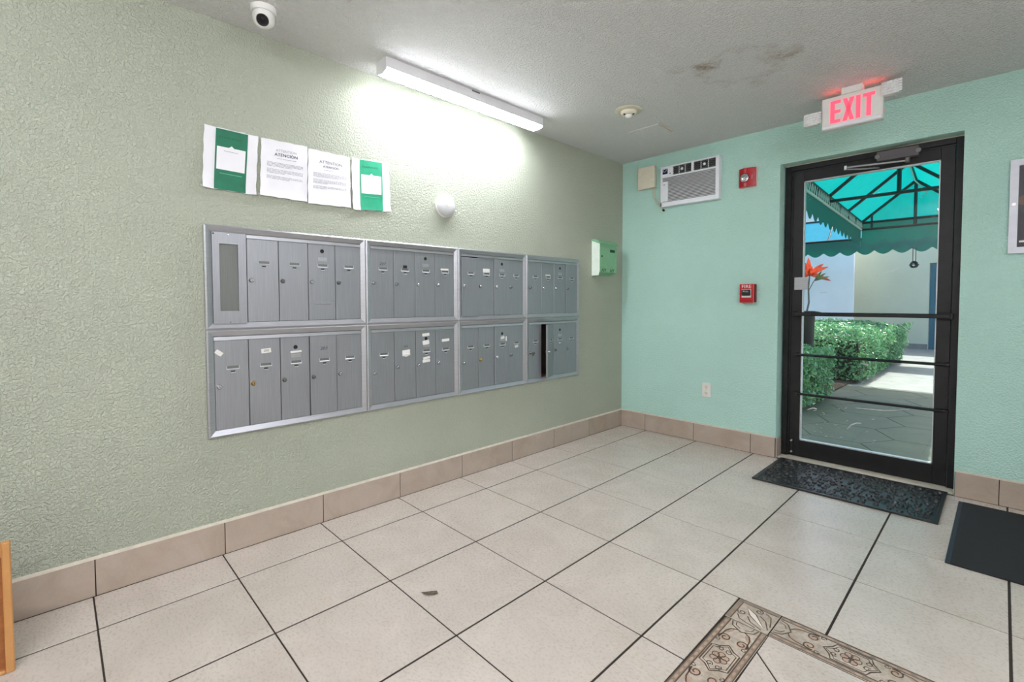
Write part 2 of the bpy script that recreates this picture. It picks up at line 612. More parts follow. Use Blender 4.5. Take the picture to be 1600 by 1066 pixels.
def tile_piece(name, P, parent, mat, z1=0.0, z0=-0.003, ch=0.0011):
    """thin bevelled slab over a convex plan polygon"""
    cx = sum(p[0] for p in P) / len(P)
    cy = sum(p[1] for p in P) / len(P)
    mb = MB()
    n = len(P)
    def ins(p, d):
        v = Vector((cx - p[0], cy - p[1]))
        return (p[0] + v.x / max(v.length, 1e-6) * d * 1.41, p[1] + v.y / max(v.length, 1e-6) * d * 1.41)
    lo = [mb.bm.verts.new((p[0], p[1], z0)) for p in P]
    mi = [mb.bm.verts.new((p[0], p[1], z1 - ch)) for p in P]
    hi = [mb.bm.verts.new((*ins(p, ch), z1)) for p in P]
    mb.bm.faces.new(hi)
    for i in range(n):
        j = (i + 1) % n
        mb.bm.faces.new([lo[i], lo[j], mi[j], mi[i]])
        mb.bm.faces.new([mi[i], mi[j], hi[j], hi[i]])
    return obj(name, mb, mat, parent, origin=(cx, cy, 0))

ROWS = [-5.60, -5.141, -4.684, -4.227, -3.770, -3.318, -2.863, -2.396, -1.927, -1.460, -0.987, -0.509, -0.048, 0.06]
COLS = [-0.2, 0.262, 0.727, 1.184, 1.640, 2.091, 2.542, 3.0, 3.457, 3.914, 4.371, 4.6]
FU0, FV1 = 1.799, -1.927                 # outer corner of the patterned border
OW, OL = 0.150, 0.457
FU1, FV0 = FU0 + 2 * OW + 3 * OL, FV1 - 2 * OW - 3 * OL
ROOM = [(1, 0, 0.0115), (-1, 0, -XR), (0, -1, 0.0115), (0, 1, YF)]

def rect_minus(r, h):
    u0, u1, v0, v1 = r
    a0, a1, b0, b1 = h
    if a0 >= u1 or a1 <= u0 or b0 >= v1 or b1 <= v0:
        return [r]
    out = []
    if u0 < a0:
        out.append((u0, a0, v0, v1)); u0 = a0
    if u1 > a1:
        out.append((a1, u1, v0, v1)); u1 = a1
    if v0 < b0:
        out.append((u0, u1, v0, b0))
    if v1 > b1:
        out.append((u0, u1, b1, v1))
    return out

GU, GV = 0.0042, 0.0027                  # half joints: lines off the mailbox wall are the wider ones
for i in range(len(COLS) - 1):
    for j in range(len(ROWS) - 1):
        for (u0, u1, v0, v1) in rect_minus((COLS[i], COLS[i + 1], ROWS[j], ROWS[j + 1]), (FU0, FU1, FV0, FV1)):
            if u1 - u0 < 0.02 or v1 - v0 < 0.02:
                continue
            P = [(u0 + GU, v0 + GV), (u1 - GU, v0 + GV), (u1 - GU, v1 - GV), (u0 + GU, v1 - GV)]
            P = [tuple(uv(a, b, 0)[:2]) for a, b in P]
            P = clip_poly(P, ROOM)
            if len(P) >= 3 and (max(p[0] for p in P) - min(p[0] for p in P)) > 0.012 and (max(p[1] for p in P) - min(p[1] for p in P)) > 0.012:
                tile_piece('floor_tile', P, floor, 'tile')

# diagonal tiles within the patterned border
iu0, iu1, iv0, iv1 = FU0 + OW, FU1 - OW, FV0 + OW, FV1 - OW
def_clip = []
ca = math.sqrt(0.5)
D = 0.452
for a in range(-8, 9):
    for b in range(-8, 9):
        cx = iu0 + 0.246 + (a - b) * D * ca
        cy = iv1 - 0.036 + (a + b) * D * ca
        hw = D / 2 - 0.0028
        P = [(cx + (s * hw - t * hw) * ca, cy + (s * hw + t * hw) * ca) for s, t in ((-1, -1), (1, -1), (1, 1), (-1, 1))]
        P = clip_poly(P, [(1, 0, iu0 + 0.003), (-1, 0, -iu1 + 0.003), (0, 1, iv0 + 0.003), (0, -1, -iv1 + 0.003)])
        if len(P) >= 3:
            xs = [p[0] for p in P]; ys = [p[1] for p in P]
            if max(xs) - min(xs) > 0.02 and max(ys) - min(ys) > 0.02:
                tile_piece('floor_tile', [tuple(uv(u, v, 0)[:2]) for u, v in P], floor, 'tile')

# patterned border tiles: relief tile body plus its printed scrollwork
def orn_mat():
    t = NT('patterned border glaze')
    co = t.objco()
    n = t.noise(co, 9.0, 4)
    n2 = t.noise(co, 60.0, 4)
    a = t.ramp(n, [(0.35, srgb(168, 154, 138)), (0.65, srgb(194, 181, 166))])
    b = t.ramp(n2, [(0.4, (0.82,) * 3), (0.6, (1.0,) * 3)])
    t.col(t.mix(1.0, a, b, 'MULTIPLY'))
    t.set(Roughness=0.36)
    return t.m
M['orn'] = orn_mat()
M['orn_line'] = plain('brown scroll line', srgb(92, 76, 64), 0.4, var=0.25, vscale=30)
M['orn_rose'] = plain('rose beige scroll fill', srgb(172, 146, 128), 0.4, var=0.15, vscale=30)
M['orn_band'] = plain('grey brown edge band', srgb(142, 124, 108), 0.4, var=0.2, vscale=40)

def ribbon(mb, pts, w, z, closed=False):
    pts = [Vector((p[0], p[1])) for p in pts]
    w = w * 1.55
    n = len(pts)
    L, Rr = [], []
    for i in range(n):
        if closed:
            d = pts[(i + 1) % n] - pts[i - 1]
        else:
            d = pts[min(i + 1, n - 1)] - pts[max(i - 1, 0)]
        d = d.normalized() if d.length > 1e-9 else Vector((1, 0))
        nn = Vector((-d.y, d.x)) * w / 2
        L.append(mb.bm.verts.new((pts[i].x + nn.x, pts[i].y + nn.y, z)))
        Rr.append(mb.bm.verts.new((pts[i].x - nn.x, pts[i].y - nn.y, z)))
    for i in range(n if closed else n - 1):
        j = (i + 1) % n
        mb.bm.faces.new([Rr[i], Rr[j], L[j], L[i]])

def spiral(cx, cy, r0, r1, a0, turns, n=26):
    return [(cx + (r0 + (r1 - r0) * k / (n - 1)) * math.cos(a0 + turns * 2 * math.pi * k / (n - 1)),
             cy + (r0 + (r1 - r0) * k / (n - 1)) * math.sin(a0 + turns * 2 * math.pi * k / (n - 1))) for k in range(n)]

def disc(mb, cx, cy, rx, ry, z, n=12, rot=0.0):
    vs = []
    for k in range(n):
        a = 2 * math.pi * k / n
        x, y = rx * math.cos(a), ry * math.sin(a)
        vs.append(mb.bm.verts.new((cx + x * math.cos(rot) - y * math.sin(rot), cy + x * math.sin(rot) + y * math.cos(rot), z)))
    mb.bm.faces.new(vs)

def strip_pattern():
    """scrollwork for a 457 x 150 border tile lying along local x"""
    ln, fill, band = MB(), MB(), MB()
    z1, z2, z3 = 0.00025, 0.0005, 0.00075
    hx, hy = OL / 2 - 0.004, OW / 2 - 0.004
    for s in (-1, 1):
        band.raw([(-hx, s * (hy - 0.018), z1), (hx, s * (hy - 0.018), z1), (hx, s * hy, z1), (-hx, s * hy, z1)], [[0, 1, 2, 3] if s > 0 else [3, 2, 1, 0]])
        ribbon(ln, [(-hx, s * (hy - 0.019)), (hx, s * (hy - 0.019))], 0.0028, z2)
        ribbon(ln, [(-hx, s * (hy - 0.001)), (hx, s * (hy - 0.001))], 0.0022, z2)
        k = -hx + 0.018
        while k < hx:
            disc(fill, k, s * (hy - 0.010), 0.011, 0.0045, z2, 8)
            k += 0.034
    # hexagonal cartouche with a flower
    for g, w in ((0.0, 0.0034), (0.008, 0.0022)):
        a, b, c = 0.078 - g, 0.048 - g, 0.046 - g
        ribbon(ln, [(-a, 0), (-a + 0.022, b * 0.5), (-b, c), (b, c), (a - 0.022, b * 0.5), (a, 0), (a - 0.022, -b * 0.5), (b, -c), (-b, -c), (-a + 0.022, -b * 0.5)], w, z2, True)
    for k in range(6):
        a = k * math.pi / 3
        disc(fill, 0.018 * math.cos(a), 0.018 * math.sin(a), 0.012, 0.009, z2, 10, a)
        ribbon(ln, spiral(0.018 * math.cos(a), 0.018 * math.sin(a), 0.0115, 0.0115, 0, 1, 12)[:-1], 0.0018, z3, True)
    disc(ln, 0, 0, 0.007, 0.007, z3)
    for s in (-1, 1):
        for q in (-1, 1):
            ribbon(ln, spiral(s * 0.045, q * 0.014, 0.004, 0.011, s * 1.2, 1.1 * q * s, 16), 0.002, z2)
    # paired scrolls and leaf sprays either side
    for s in (-1, 1):
        for q in (-1, 1):
            sp = spiral(s * 0.112, q * 0.028, 0.005, 0.021, math.pi * (0 if s > 0 else 1), 1.35 * q * s, 28)
            ribbon(ln, sp, 0.003, z2)
            e = sp[-1]
            ribbon(ln, [e, (s * 0.150, q * 0.040), (s * 0.172, q * 0.030), (s * 0.182, q * 0.012)], 0.003, z2)
            disc(fill, s * 0.112, q * 0.028, 0.019, 0.017, z1)
            disc(fill, s * 0.158, q * 0.032, 0.022, 0.009, z1, 10, q * s * -0.5)
            ribbon(ln, spiral(s * 0.088, q * 0.044, 0.003, 0.009, 0, q * s, 12), 0.002, z2)
            ribbon(ln, [(s * 0.222, q * 0.044), (s * 0.196, q * 0.036), (s * 0.184, q * 0.014), (s * 0.176, 0)], 0.003, z2)
            ribbon(ln, [(s * 0.222, q * 0.030), (s * 0.204, q * 0.026), (s * 0.194, q * 0.008)], 0.002, z2)
    return ln, fill, band

def corner_pattern():
    ln, fill, band = MB(), MB(), MB()
    z1, z2, z3 = 0.00025, 0.0005, 0.00075
    h = OW / 2 - 0.004
    for (x0, y0, x1, y1) in ((-h, h - 0.016, h, h), (-h, -h, -h + 0.016, h)):
        band.raw([(x0, y0, z1), (x1, y0, z1), (x1, y1, z1), (x0, y1, z1)], [[0, 1, 2, 3]])
    ribbon(ln, [(-h + 0.017, -h), (-h + 0.017, h - 0.017), (h, h - 0.017)], 0.003, z2)
    # a pointed pale leaf across the diagonal
    fill.raw([(-0.030, 0.030, z3), (0.006, 0.008, z3), (0.060, -0.060, z3), (-0.008, -0.006, z3)], [[0, 3, 2, 1]])
    ribbon(ln, [(-0.030, 0.030), (0.008, 0.010), (0.060, -0.060), (-0.010, -0.008)], 0.0024, z3, True)
    for s in (0, 1):
        f = (lambda x, y: (x, y)) if s == 0 else (lambda x, y: (-y, -x))
        ribbon(ln, [f(*p) for p in spiral(0.010, 0.036, 0.004, 0.015, 0, 1.3)], 0.0028, z2)
        ribbon(ln, [f(*p) for p in ((0.030, 0.044), (0.052, 0.030), (0.060, 0.004), (0.068, -0.030))], 0.0026, z2)
        ribbon(ln, [f(*p) for p in ((0.020, 0.012), (0.046, -0.006), (0.066, -0.050))], 0.0026, z2)
    return ln, fill, band

M['orn_pale'] = plain('pale border leaf', srgb(222, 212, 200), 0.35, var=0.04)
def build_border():
    def body(l, w):
        mb = MB().box(-l / 2 + 0.0022, l / 2 - 0.0022, -w / 2 + 0.0022, w / 2 - 0.0022, -0.003, 0.0, 0.001)
        me = mb.mesh('border_tile'); me.materials.append(M['orn']); return me
    bs, bc = body(OL, OW), body(OW, OW)
    def pats(f, fillmat):
        out = []
        for mb, m in zip(f(), ('orn_line', fillmat, 'orn_band')):
            me = mb.mesh('scroll_pattern', fix=False); me.materials.append(M[m]); out.append(me)
        return out
    ps, pc = pats(strip_pattern, 'orn_rose'), pats(corner_pattern, 'orn_pale')
    names = ('scroll_line', 'scroll_fill', 'edge_band')
    spots = []
    for k in range(3):
        spots += [(FU0 + OW + OL * (k + .5), FV1 - OW / 2, 0, 0), (FU0 + OW + OL * (k + .5), FV0 + OW / 2, math.pi, 0),
                  (FU0 + OW / 2, FV1 - OW - OL * (k + .5), math.pi / 2, 0), (FU1 - OW / 2, FV1 - OW - OL * (k + .5), -math.pi / 2, 0)]
    spots += [(FU0 + OW / 2, FV1 - OW / 2, 0, 1), (FU1 - OW / 2, FV1 - OW / 2, -math.pi / 2, 1), (FU1 - OW / 2, FV0 + OW / 2, math.pi, 1), (FU0 + OW / 2, FV0 + OW / 2, math.pi / 2, 1)]
    for u, v, a, c in spots:
        o = inst('border_tile', bc if c else bs, floor, uv(u, v, 0))
        o.rotation_euler.z = a + TA
        for me, nm in zip(pc if c else ps, names):
            ch = bpy.data.objects.new(nm, me)
            COL.objects.link(ch)
            ch.parent = o
            WORLD[ch] = WORLD[o]
build_border()

# skirting tiles
BT, BH = 0.010, 0.148
def skirting(name, axis, joints, z0=0.0):
    root = empty_struct(name, ((0, joints[0], 0) if axis == 'y' else (joints[0], 0, 0)))
    lo, hi = joints[0], joints[-1]
    b = MB()
    if axis == 'y':
        b.box(0.0002, BT - 0.003, lo, hi, 0.0, BH + 0.002)
    else:
        b.box(lo, hi, -BT + 0.003, -0.0002, 0.0, BH + 0.002)
    obj('grout_backing', b, 'grout', root)
    c = MB()
    if axis == 'y':
        c.poly([(0.0, lo, BH + 0.010), (0.0, lo, BH), (BT, lo, BH)], (0, hi - lo, 0))
    else:
        c.poly([(lo, 0.0, BH + 0.008), (lo, 0.0, BH), (lo, -BT, BH)], (hi - lo, 0, 0))
    obj('caulk_bead', c, 'caulk', root)
    for p, q in zip(joints, joints[1:]):
        g = 0.0018
        if axis == 'y':
            mb = MB().box(0.001, BT, p + g, q - g, 0.001, BH, 0.0012)
            ce = (0, (p + q) / 2, 0)
        else:
            mb = MB().box(p + g, q - g, -BT, -0.001, 0.001, BH, 0.0012)
            ce = ((p + q) / 2, 0, 0)
        obj('skirting_tile', mb, 'base_tile', root, origin=ce)
    return root
skirting('baseboard_left', 'y', [YF, -5.133, -4.676, -4.219, -3.762, -3.307, -2.847, -2.384, -1.914, -1.449, -0.979, -0.517, -0.052, -0.011])
skirting('baseboard_back', 'x', [0.0, 0.254, 0.707, 1.161, DX0])
sk2 = skirting('baseboard_back', 'x', [DX1 + 0.004, 2.507, 2.964, 3.421, 3.878, 4.335, XR])
rv = MB().box(DX0 + 0.0005, DX0 + 0.010, -0.002, 0.095, 0.001, BH - 0.004, 0.001)
struct(obj('trim_1', rv, 'base_tile'))

# ---------------------------------------------------------------- mailboxes
def lock_mesh(mat):
    mb = MB()
    mb.lathe([(0.0, 0.0), (0.0115, 0.0), (0.0115, 0.003), (0.0095, 0.007), (0.0085, 0.0125), (0.0070, 0.0140), (0.0, 0.0140)], (0, 0, 0), (1, 0, 0), 16)
    me = mb.mesh('lock', True)
    me.materials.append(M[mat])
    return me
LOCK = {'n': lock_mesh('chrome'), 'b': lock_mesh('brass'), 'd': lock_mesh('alu_dark')}
km = MB().box(0.0139, 0.0145, -0.0012, 0.0012, -0.004, 0.004).mesh('keyway'); km.materials.append(M['black'])
def slot_meshes():
    # card holder: sunken window, bent bottom lip with two ears
    w = MB().box(0.0002, 0.0008, -0.024, 0.024, -0.006, 0.006)
    w = w.mesh('card_window'); w.materials.append(M['alu_dark'])
    l = MB()
    l.poly([(0.0, -0.026, -0.006), (0.004, -0.026, -0.0095), (0.0, -0.026, -0.0115)], (0, 0.052, 0))
    for s in (-1, 1):
        l.box(0.0, 0.003, s * 0.026 - 0.0012, s * 0.026 + 0.0012, -0.0105, 0.0065)
    l = l.mesh('card_lip'); l.materials.append(M['lip'])
    p = MB().box(0.0002, 0.0006, -0.009, 0.009, -0.0225, -0.0165)
    p = p.mesh('pull_slot'); p.materials.append(M['black'])
    e = MB()
    e.poly([(0.0, -0.009, -0.0225), (0.004, -0.008, -0.0255), (0.0, -0.009, -0.0280)], (0, 0.018, 0))
    e = e.mesh('pull_lip'); e.materials.append(M['lip'])
    return (('card_window', w), ('card_lip', l), ('pull_slot', p), ('pull_lip', e))
SLOT = slot_meshes()
hm = MB().lathe([(0.0, 0.0004), (0.0085, 0.0004), (0.0095, 0.0015), (0.0105, 0.0)], (0, 0, 0), (1, 0, 0), 18).mesh('peephole', True); hm.materials.append(M['black'])
pm = MB().box(0.0, 0.0012, -0.024, 0.024, -0.010, 0.010, 0.0005).mesh('name_plate'); pm.materials.append(M['alu_rail'])
DOORS = {}
def door_mesh(w, h):
    k = (round(w, 4), round(h, 4))
    if k not in DOORS:
        # panel with folded right hinge side; origin at the hinge (right) edge, bottom
        mb = MB().box(-0.004, 0.0, -w, 0.0, 0.0, h, 0.0012)
        mb.box(-0.016, -0.004, -w + 0.001, -w + 0.003, 0.002, h - 0.002)
        me = mb.mesh('mailbox_door'); me.materials.append(M['alu'])
        DOORS[k] = me
    return DOORS[k]

RAIL = 0.030
def mail_unit(label, y0, y1, z0, z1, feats, slot_panel=False, zl=0.0):
    """one bank of letter boxes: mitred trim, hood strip, body in the wall, doors with lock and card holder"""
    root = thing('mailbox_unit', label, 'mailboxes', (0, (y0 + y1) / 2, z0), 'wall mailbox banks')
    g = 0.0006
    A0, A1, B0, B1 = y0 + g, y1 - g, z0 + g, z1 - g
    a0, a1, b0, b1 = A0 + RAIL, A1 - RAIL, B0 + RAIL, B1 - RAIL
    XO, XI = 0.019, 0.009
    def rail(P):          # P: outer-outer-inner-inner plan points (y,z)
        mb = MB()
        o1, o2, i2, i1 = P
        vs = [(0.0, *o1), (0.0, *o2), (0.0, *i2), (0.0, *i1), (XO - 0.004, *o1), (XO - 0.004, *o2), (XI, *i2), (XI, *i1)]
        # a small flat near the outer edge, then the slope
        t = 0.22
        m1 = (o1[0] + (i1[0] - o1[0]) * t, o1[1] + (i1[1] - o1[1]) * t)
        m2 = (o2[0] + (i2[0] - o2[0]) * t, o2[1] + (i2[1] - o2[1]) * t)
        vs += [(XO, *m1), (XO, *m2)]
        mb.raw(vs, [[0, 1, 5, 4], [4, 5, 9, 8], [8, 9, 6, 7], [7, 6, 2, 3], [0, 4, 8, 7, 3], [1, 2, 6, 9, 5], [0, 3, 2, 1]])
        obj('trim_rail', mb, 'alu_rail', root)
    rail(((A0, B1), (A1, B1), (a1, b1), (a0, b1)))
    rail(((A1, B0), (A0, B0), (a0, b0), (a1, b0)))
    rail(((A0, B0), (A0, B1), (a0, b1), (a0, b0)))
    rail(((A1, B1), (A1, B0), (a1, b0), (a1, b1)))
    # body let into the wall, with a wall between the compartments
    n = len(feats) + (1 if slot_panel else 0)
    w = (a1 - a0) / n
    d = -0.15
    e = 0.0012
    body = MB()
    for (p, q, r, s, x0, x1) in ((a0 - 0.006, a1 + 0.006, b0 - 0.006, b0 - 0.004, d, 0.0), (a0 - 0.006, a1 + 0.006, b1 + 0.004, b1 + 0.006, d, 0.0),
                                 (a0 - 0.006, a0 - 0.004, b0 - 0.006, b1 + 0.006, d, 0.0), (a1 + 0.004, a1 + 0.006, b0 - 0.006, b1 + 0.006, d, 0.0),
                                 (a0 - 0.006, a1 + 0.006, b0 - 0.006, b1 + 0.006, d - 0.002, d)):
        body.box(x0, x1, p, q, r, s)
    for k in range(1, n):
        body.box(d, -0.008, a0 + k * w - e / 2, a0 + k * w + e / 2, b0 - 0.004, b1 + 0.004)
    obj('box_body', body, 'inside', root)
    HOOD = 0.019
    hood = MB()
    ys = a0 + (w if slot_panel else 0.0)
    hood.poly([(0.002, ys, b1), (0.012, ys, b1 - 0.003), (0.014, ys, b1 - HOOD), (0.002, ys, b1 - HOOD)], (0, a1 - ys, 0))
    obj('hood_strip', hood, 'alu_rail', root)
    if slot_panel:
        # fixed service panel with a sunken dark window instead of the first door
        p0, p1 = a0 + 0.001, a0 + w - 0.003
        q0, q1 = b0 - 0.004, b1 - 0.001
        s0, s1, t0, t1 = p0 + 0.028, p1 - 0.034, q0 + 0.058, q1 - 0.052
        mb = MB()
        for (p, q, r, s) in ((p0, s0, q0, q1), (s1, p1, q0, q1), (s0, s1, q0, t0), (s0, s1, t1, q1)):
            mb.box(0.002, 0.0155, p, q, r, s)
        bmesh.ops.remove_doubles(mb.bm, verts=mb.bm.verts, dist=1e-6)
        pn = obj('service_panel', mb, 'alu', root)
        obj('sunken_window', MB().box(0.002, 0.007, s0, s1, t0, t1), 'alu_dark', pn)
        for (yy, zz, m) in ((p0 + 0.006, q1 - 0.008, 'black'), (p0 + 0.066, q1 - 0.010, 'chrome'), (p0 + 0.068, q0 + 0.006, 'alu_dark')):
            obj('screw', MB().lathe([(0, 0.0017), (0.0028, 0.0015), (0.0036, 0.0)], (0.0155, yy, zz), (1, 0, 0), 10), m, pn)
    dh = (b1 - HOOD) - (b0 + 0.001) - 0.001
    dm = door_mesh(w - 0.0026, dh)
    for k, f in enumerate(feats):
        kk = k + (1 if slot_panel else 0)
        yr = a0 + (kk + 1) * w - 0.0013
        xf = 0.0095 + f.get('proud', 0.0)
        dz = f.get('dz', 0.0)
        hinge = Vector((xf, yr, b0 + 0.001 + dz))
        o = inst('mailbox_door', dm, root, hinge)
        yc = -(w - 0.0026) / 2
        def sub(name, me, y, z, x=0.0):
            c = bpy.data.objects.new(name, me)
            COL.objects.link(c)
            c.parent = o
            c.location = (x, y, z)
            return c
        zL = (1.272 if z0 > 0.9 else 0.781) - hinge.z + zl + f.get('lz', 0)
        zS = (1.359 if z0 > 0.9 else 0.867) - hinge.z
        lk = f.get('lock', 'n')
        sub('lock', LOCK[lk], -(w - 0.0026) + 0.017, zL)
        sub('keyway', km, -(w - 0.0026) + 0.017, zL)
        for nm, me in SLOT:
            sub(nm, me, yc + 0.004, zS)
        if f.get('hole'):
            sub('peephole', hm, yc + 0.002, zS + 0.074)
            sub('name_plate', pm, yc + 0.003, zS + 0.031)
        for (dy, dzz, ww, hh, rot, mt) in f.get('stick', ()):
            mb = MB()
            c_, s_ = math.cos(rot), math.sin(rot)
            jag = [(-ww / 2, -hh / 2), (ww * 0.1, -hh / 2 * 1.05), (ww / 2, -hh / 2 * 0.9), (ww / 2 * 0.97, hh / 2), (-ww * 0.05, hh / 2 * 0.96), (-ww / 2 * 1.02, hh / 2 * 0.92)]
            mb.poly([(0.0022, dy + x * c_ - y * s_, dzz + x * s_ + y * c_) for x, y in jag], (-0.0016, 0, 0))
            me = mb.mesh('sticker'); me.materials.append(M[mt])
            sub('sticker', me, yc, zS)
        for (txt, size, dy, dzz, mt) in f.get('text', ()):
            mb = MB()
            text_left(mb, txt, size, 0.0026, dy, dzz, shear=0.25, sx=1.15)
            me = mb.mesh('handwritten_number', fix=False); me.materials.append(M[mt])
            sub('handwritten_number', me, yc, zS)
        if f.get('plate_line'):
            mb = MB().box(0.0, 0.0016, -0.046, 0.046, -0.002, 0.002)
            me = mb.mesh('rivet_strip'); me.materials.append(M['chrome'])
            sub('rivet_strip', me, yc, zS - 0.20)
            rm = MB().lathe([(0, 0.0016), (0.0025, 0.0012), (0.0032, 0)], (0, 0, 0), (1, 0, 0), 8).mesh('rivet'); rm.materials.append(M['chrome'])
            for s in (-1, 1):
                sub('rivet', rm, yc + s * 0.054, zS - 0.187)
        if f.get('stain'):
            mb = MB()
            disc_pts = [(0.0004, yc + 0.02 * math.cos(a) * (1 + 0.3 * math.sin(3 * a)), zS - 0.10 + 0.06 * math.sin(a)) for a in [2 * math.pi * i / 16 for i in range(16)]]
        if f.get('key'):
            mb = MB().box(0.014, 0.030, -0.001, 0.001, -0.006, 0.006)
            mb.lathe([(0.0, -0.001), (0.011, -0.001), (0.011, 0.001), (0.0, 0.001)], (0.038, 0, 0), (0, 1, 0), 14)
            mb.box(0.020, 0.034, 0.003, 0.005, -0.022, -0.004)
            me = mb.mesh('key'); me.materials.append(M['alu_dark'])
            sub('key', me, -(w - 0.0026) + 0.017, zL)
        if f.get('open'):
            o.rotation_euler.z = -math.radians(f['open'])
            tb = MB().box(-0.020, -0.004, -0.004, 0.004, -0.006, 0.006)
            me = tb.mesh('lock_cam'); me.materials.append(M['chrome'])
            sub('lock_cam', me, -(w - 0.0026) + 0.012, zL)
            # rusty card lying in the opened compartment
            obj('rusty_liner', MB().box(d + 0.004, d + 0.006, yr - w + 0.004, yr - 0.002, b0 - 0.003, b0 + 0.13), 'rust', root)
            obj('rusty_floor', MB().box(d + 0.006, -0.006, yr - w + 0.004, yr - 0.002, b0 - 0.003, b0 - 0.001), 'rust', root)
    return root

YS = [MY0, -2.590, -1.944, -1.306, MY1]
ZM = 1.043
LB = lambda dy, dz, w, h, r=0.0, m='label': (dy, dz, w, h, r, m)
U1 = [{}, {'lock': 'd'}, {'hole': 1, 'plate_line': 1}, {'lock': 'd'}]
U2 = [{'text': [('207', 0.022, 0.0, 0.026, 'ink')], 'lz': 0.004}, {'stick': [LB(0.004, 0.017, 0.026, 0.018, 0, 'black')]},
      {'hole': 1}, {'stick': [LB(0.0, 0.014, 0.060, 0.011)]}]
U3 = [{'proud': 0.006, 'dz': -0.006}, {'stick': [LB(0.002, 0.022, 0.060, 0.026)]}, {'hole': 1, 'proud': 0.003}, {'lock': 'd'}]
U4 = [{'lock': 'd'}, {'stick': [LB(0.0, 0.014, 0.054, 0.010)]}, {'hole': 1}, {'lock': 'd', 'proud': 0.004}]
D1 = [{'lock': 'n', 'stick': [LB(-0.052, 0.070, 0.032, 0.020, -0.7)]}, {'lock': 'b', 'stick': [LB(0.006, 0.066, 0.044, 0.022, 0.05)], 'text': [('202', 0.014, 0.006, 0.066, 'ink')]},
      {'hole': 1, 'lock': 'd', 'stick': [LB(0.004, 0.051, 0.054, 0.010, 0.04)]}, {'lock': 'd', 'text': [('203', 0.022, 0.0, 0.058, 'ink')], 'proud': 0.004},
      {'lock': 'n', 'text': [('...', 0.030, 0.0, 0.070, 'ink_pale')]}]
D2 = [{'lz': -0.02}, {'text': [('204', 0.016, 0.0, 0.034, 'ink')], 'stick': [LB(0.006, -0.004, 0.054, 0.036, 0.03)]},
      {'hole': 1, 'stick': [LB(0, 0.098, 0.052, 0.018, 0.05), LB(0, 0.050, 0.048, 0.026, 0.1), LB(0.004, -0.046, 0.050, 0.014, 0.1), LB(0.002, -0.064, 0.054, 0.018, 0.05)]},
      {'stick': [LB(0.004, 0.056, 0.058, 0.017, 0.04)]}]
D3 = [{'lz': -0.02}, {'lock': 'b', 'lz': -0.012}, {'hole': 1, 'lock': 'n', 'stick': [LB(0.006, 0.046, 0.034, 0.018, 0.2), LB(0.040, 0.036, 0.010, 0.034, 0.0)], 'proud': 0.004}, {'lock': 'd', 'stick': [LB(0.004, -0.026, 0.034, 0.018, 0.1)]}]
D4 = [{'key': 1, 'lock': 'd'}, {'open': -23}, {'hole': 1, 'lock': 'd', 'stick': [LB(0, -0.030, 0.016, 0.012)]}, {'lock': 'd'}]
mail_unit('aluminium mailbox bank with a dark sunken service panel beside four doors', YS[0], YS[1], ZM, MZ1, U1, True)
mail_unit('upper aluminium mailbox bank with a black sticker on its second door', YS[1], YS[2], ZM, MZ1, U2)
mail_unit('upper aluminium mailbox bank whose first door hangs a little loose', YS[2], YS[3], ZM, MZ1, U3)
mail_unit('upper aluminium mailbox bank nearest the small green drop box', YS[3], YS[4], ZM, MZ1, U4)
mail_unit('lower aluminium mailbox bank with five doors and one brass lock', YS[0], YS[1], MZ0, ZM, D1)
mail_unit('lower aluminium mailbox bank with many white labels around one peephole', YS[1], YS[2], MZ0, ZM, D2)
mail_unit('lower aluminium mailbox bank of four closed doors with a brass lock', YS[2], YS[3], MZ0, ZM, D3)
mail_unit('lower aluminium mailbox bank with one door swung open and a key', YS[3], YS[4], MZ0, ZM, D4)

# ---------------------------------------------------------------- notices taped to the wall
def sheet(name, label, P, seedv, group):
    """P: TL, TR, BR, BL as (y,z); slightly curled paper"""
    rr = random.Random(seedv)
    root = thing(name, label, 'notice', (0, P[3][0], P[3][1]), group)
    NU, NV = 10, 12
    grid = {}
    mb = MB()
    def pt(u, v):          # u right, v up
        a = Vector(P[3]).lerp(Vector(P[2]), u)
        b = Vector(P[0]).lerp(Vector(P[1]), u)
        return a.lerp(b, v)
    ph = rr.uniform(0, 6)
    def dep(u, v):
        e = 0.004 + 0.0022 * math.sin(u * 5 + ph) * math.sin(v * 4 + ph * 1.3)
        e += 0.008 * max(0, abs(u - 0.5) - 0.40) * 10 * (1 - v) * 0.8
        e += 0.006 * max(0, 0.12 - v) * 8
        return e
    for i in range(NU + 1):
        for j in range(NV + 1):
            p = pt(i / NU, j / NV)
            e = 0.0015 * math.sin(j * 1.7 + ph) if i in (0, NU) else 0
            f = 0.0015 * math.sin(i * 1.9 + ph) if j in (0, NV) else 0
            grid[i, j] = mb.bm.verts.new((dep(i / NU, j / NV), p.x + e, p.y + f))
    for i in range(NU):
        for j in range(NV):
            mb.bm.faces.new([grid[i, j], grid[i + 1, j], grid[i + 1, j + 1], grid[i, j + 1]])
    obj('paper_sheet', mb, 'paper', root, True)
    def on(u, v, lift=0.0006):
        p = pt(u, v)
        return (dep(u, v) + lift, p.x, p.y)
    return root, on

def patch(name, root, on, u0, u1, v0, v1, mat, lift=0.0006, nu=6, nv=8):
    mb = MB()
    g = {}
    for i in range(nu + 1):
        for j in range(nv + 1):
            g[i, j] = mb.bm.verts.new(on(u0 + (u1 - u0) * i / nu, v0 + (v1 - v0) * j / nv, lift))
    for i in range(nu):
        for j in range(nv):
            mb.bm.faces.new([g[i, j], g[i + 1, j], g[i + 1, j + 1], g[i, j + 1]])
    return obj(name, mb, mat, root, True)

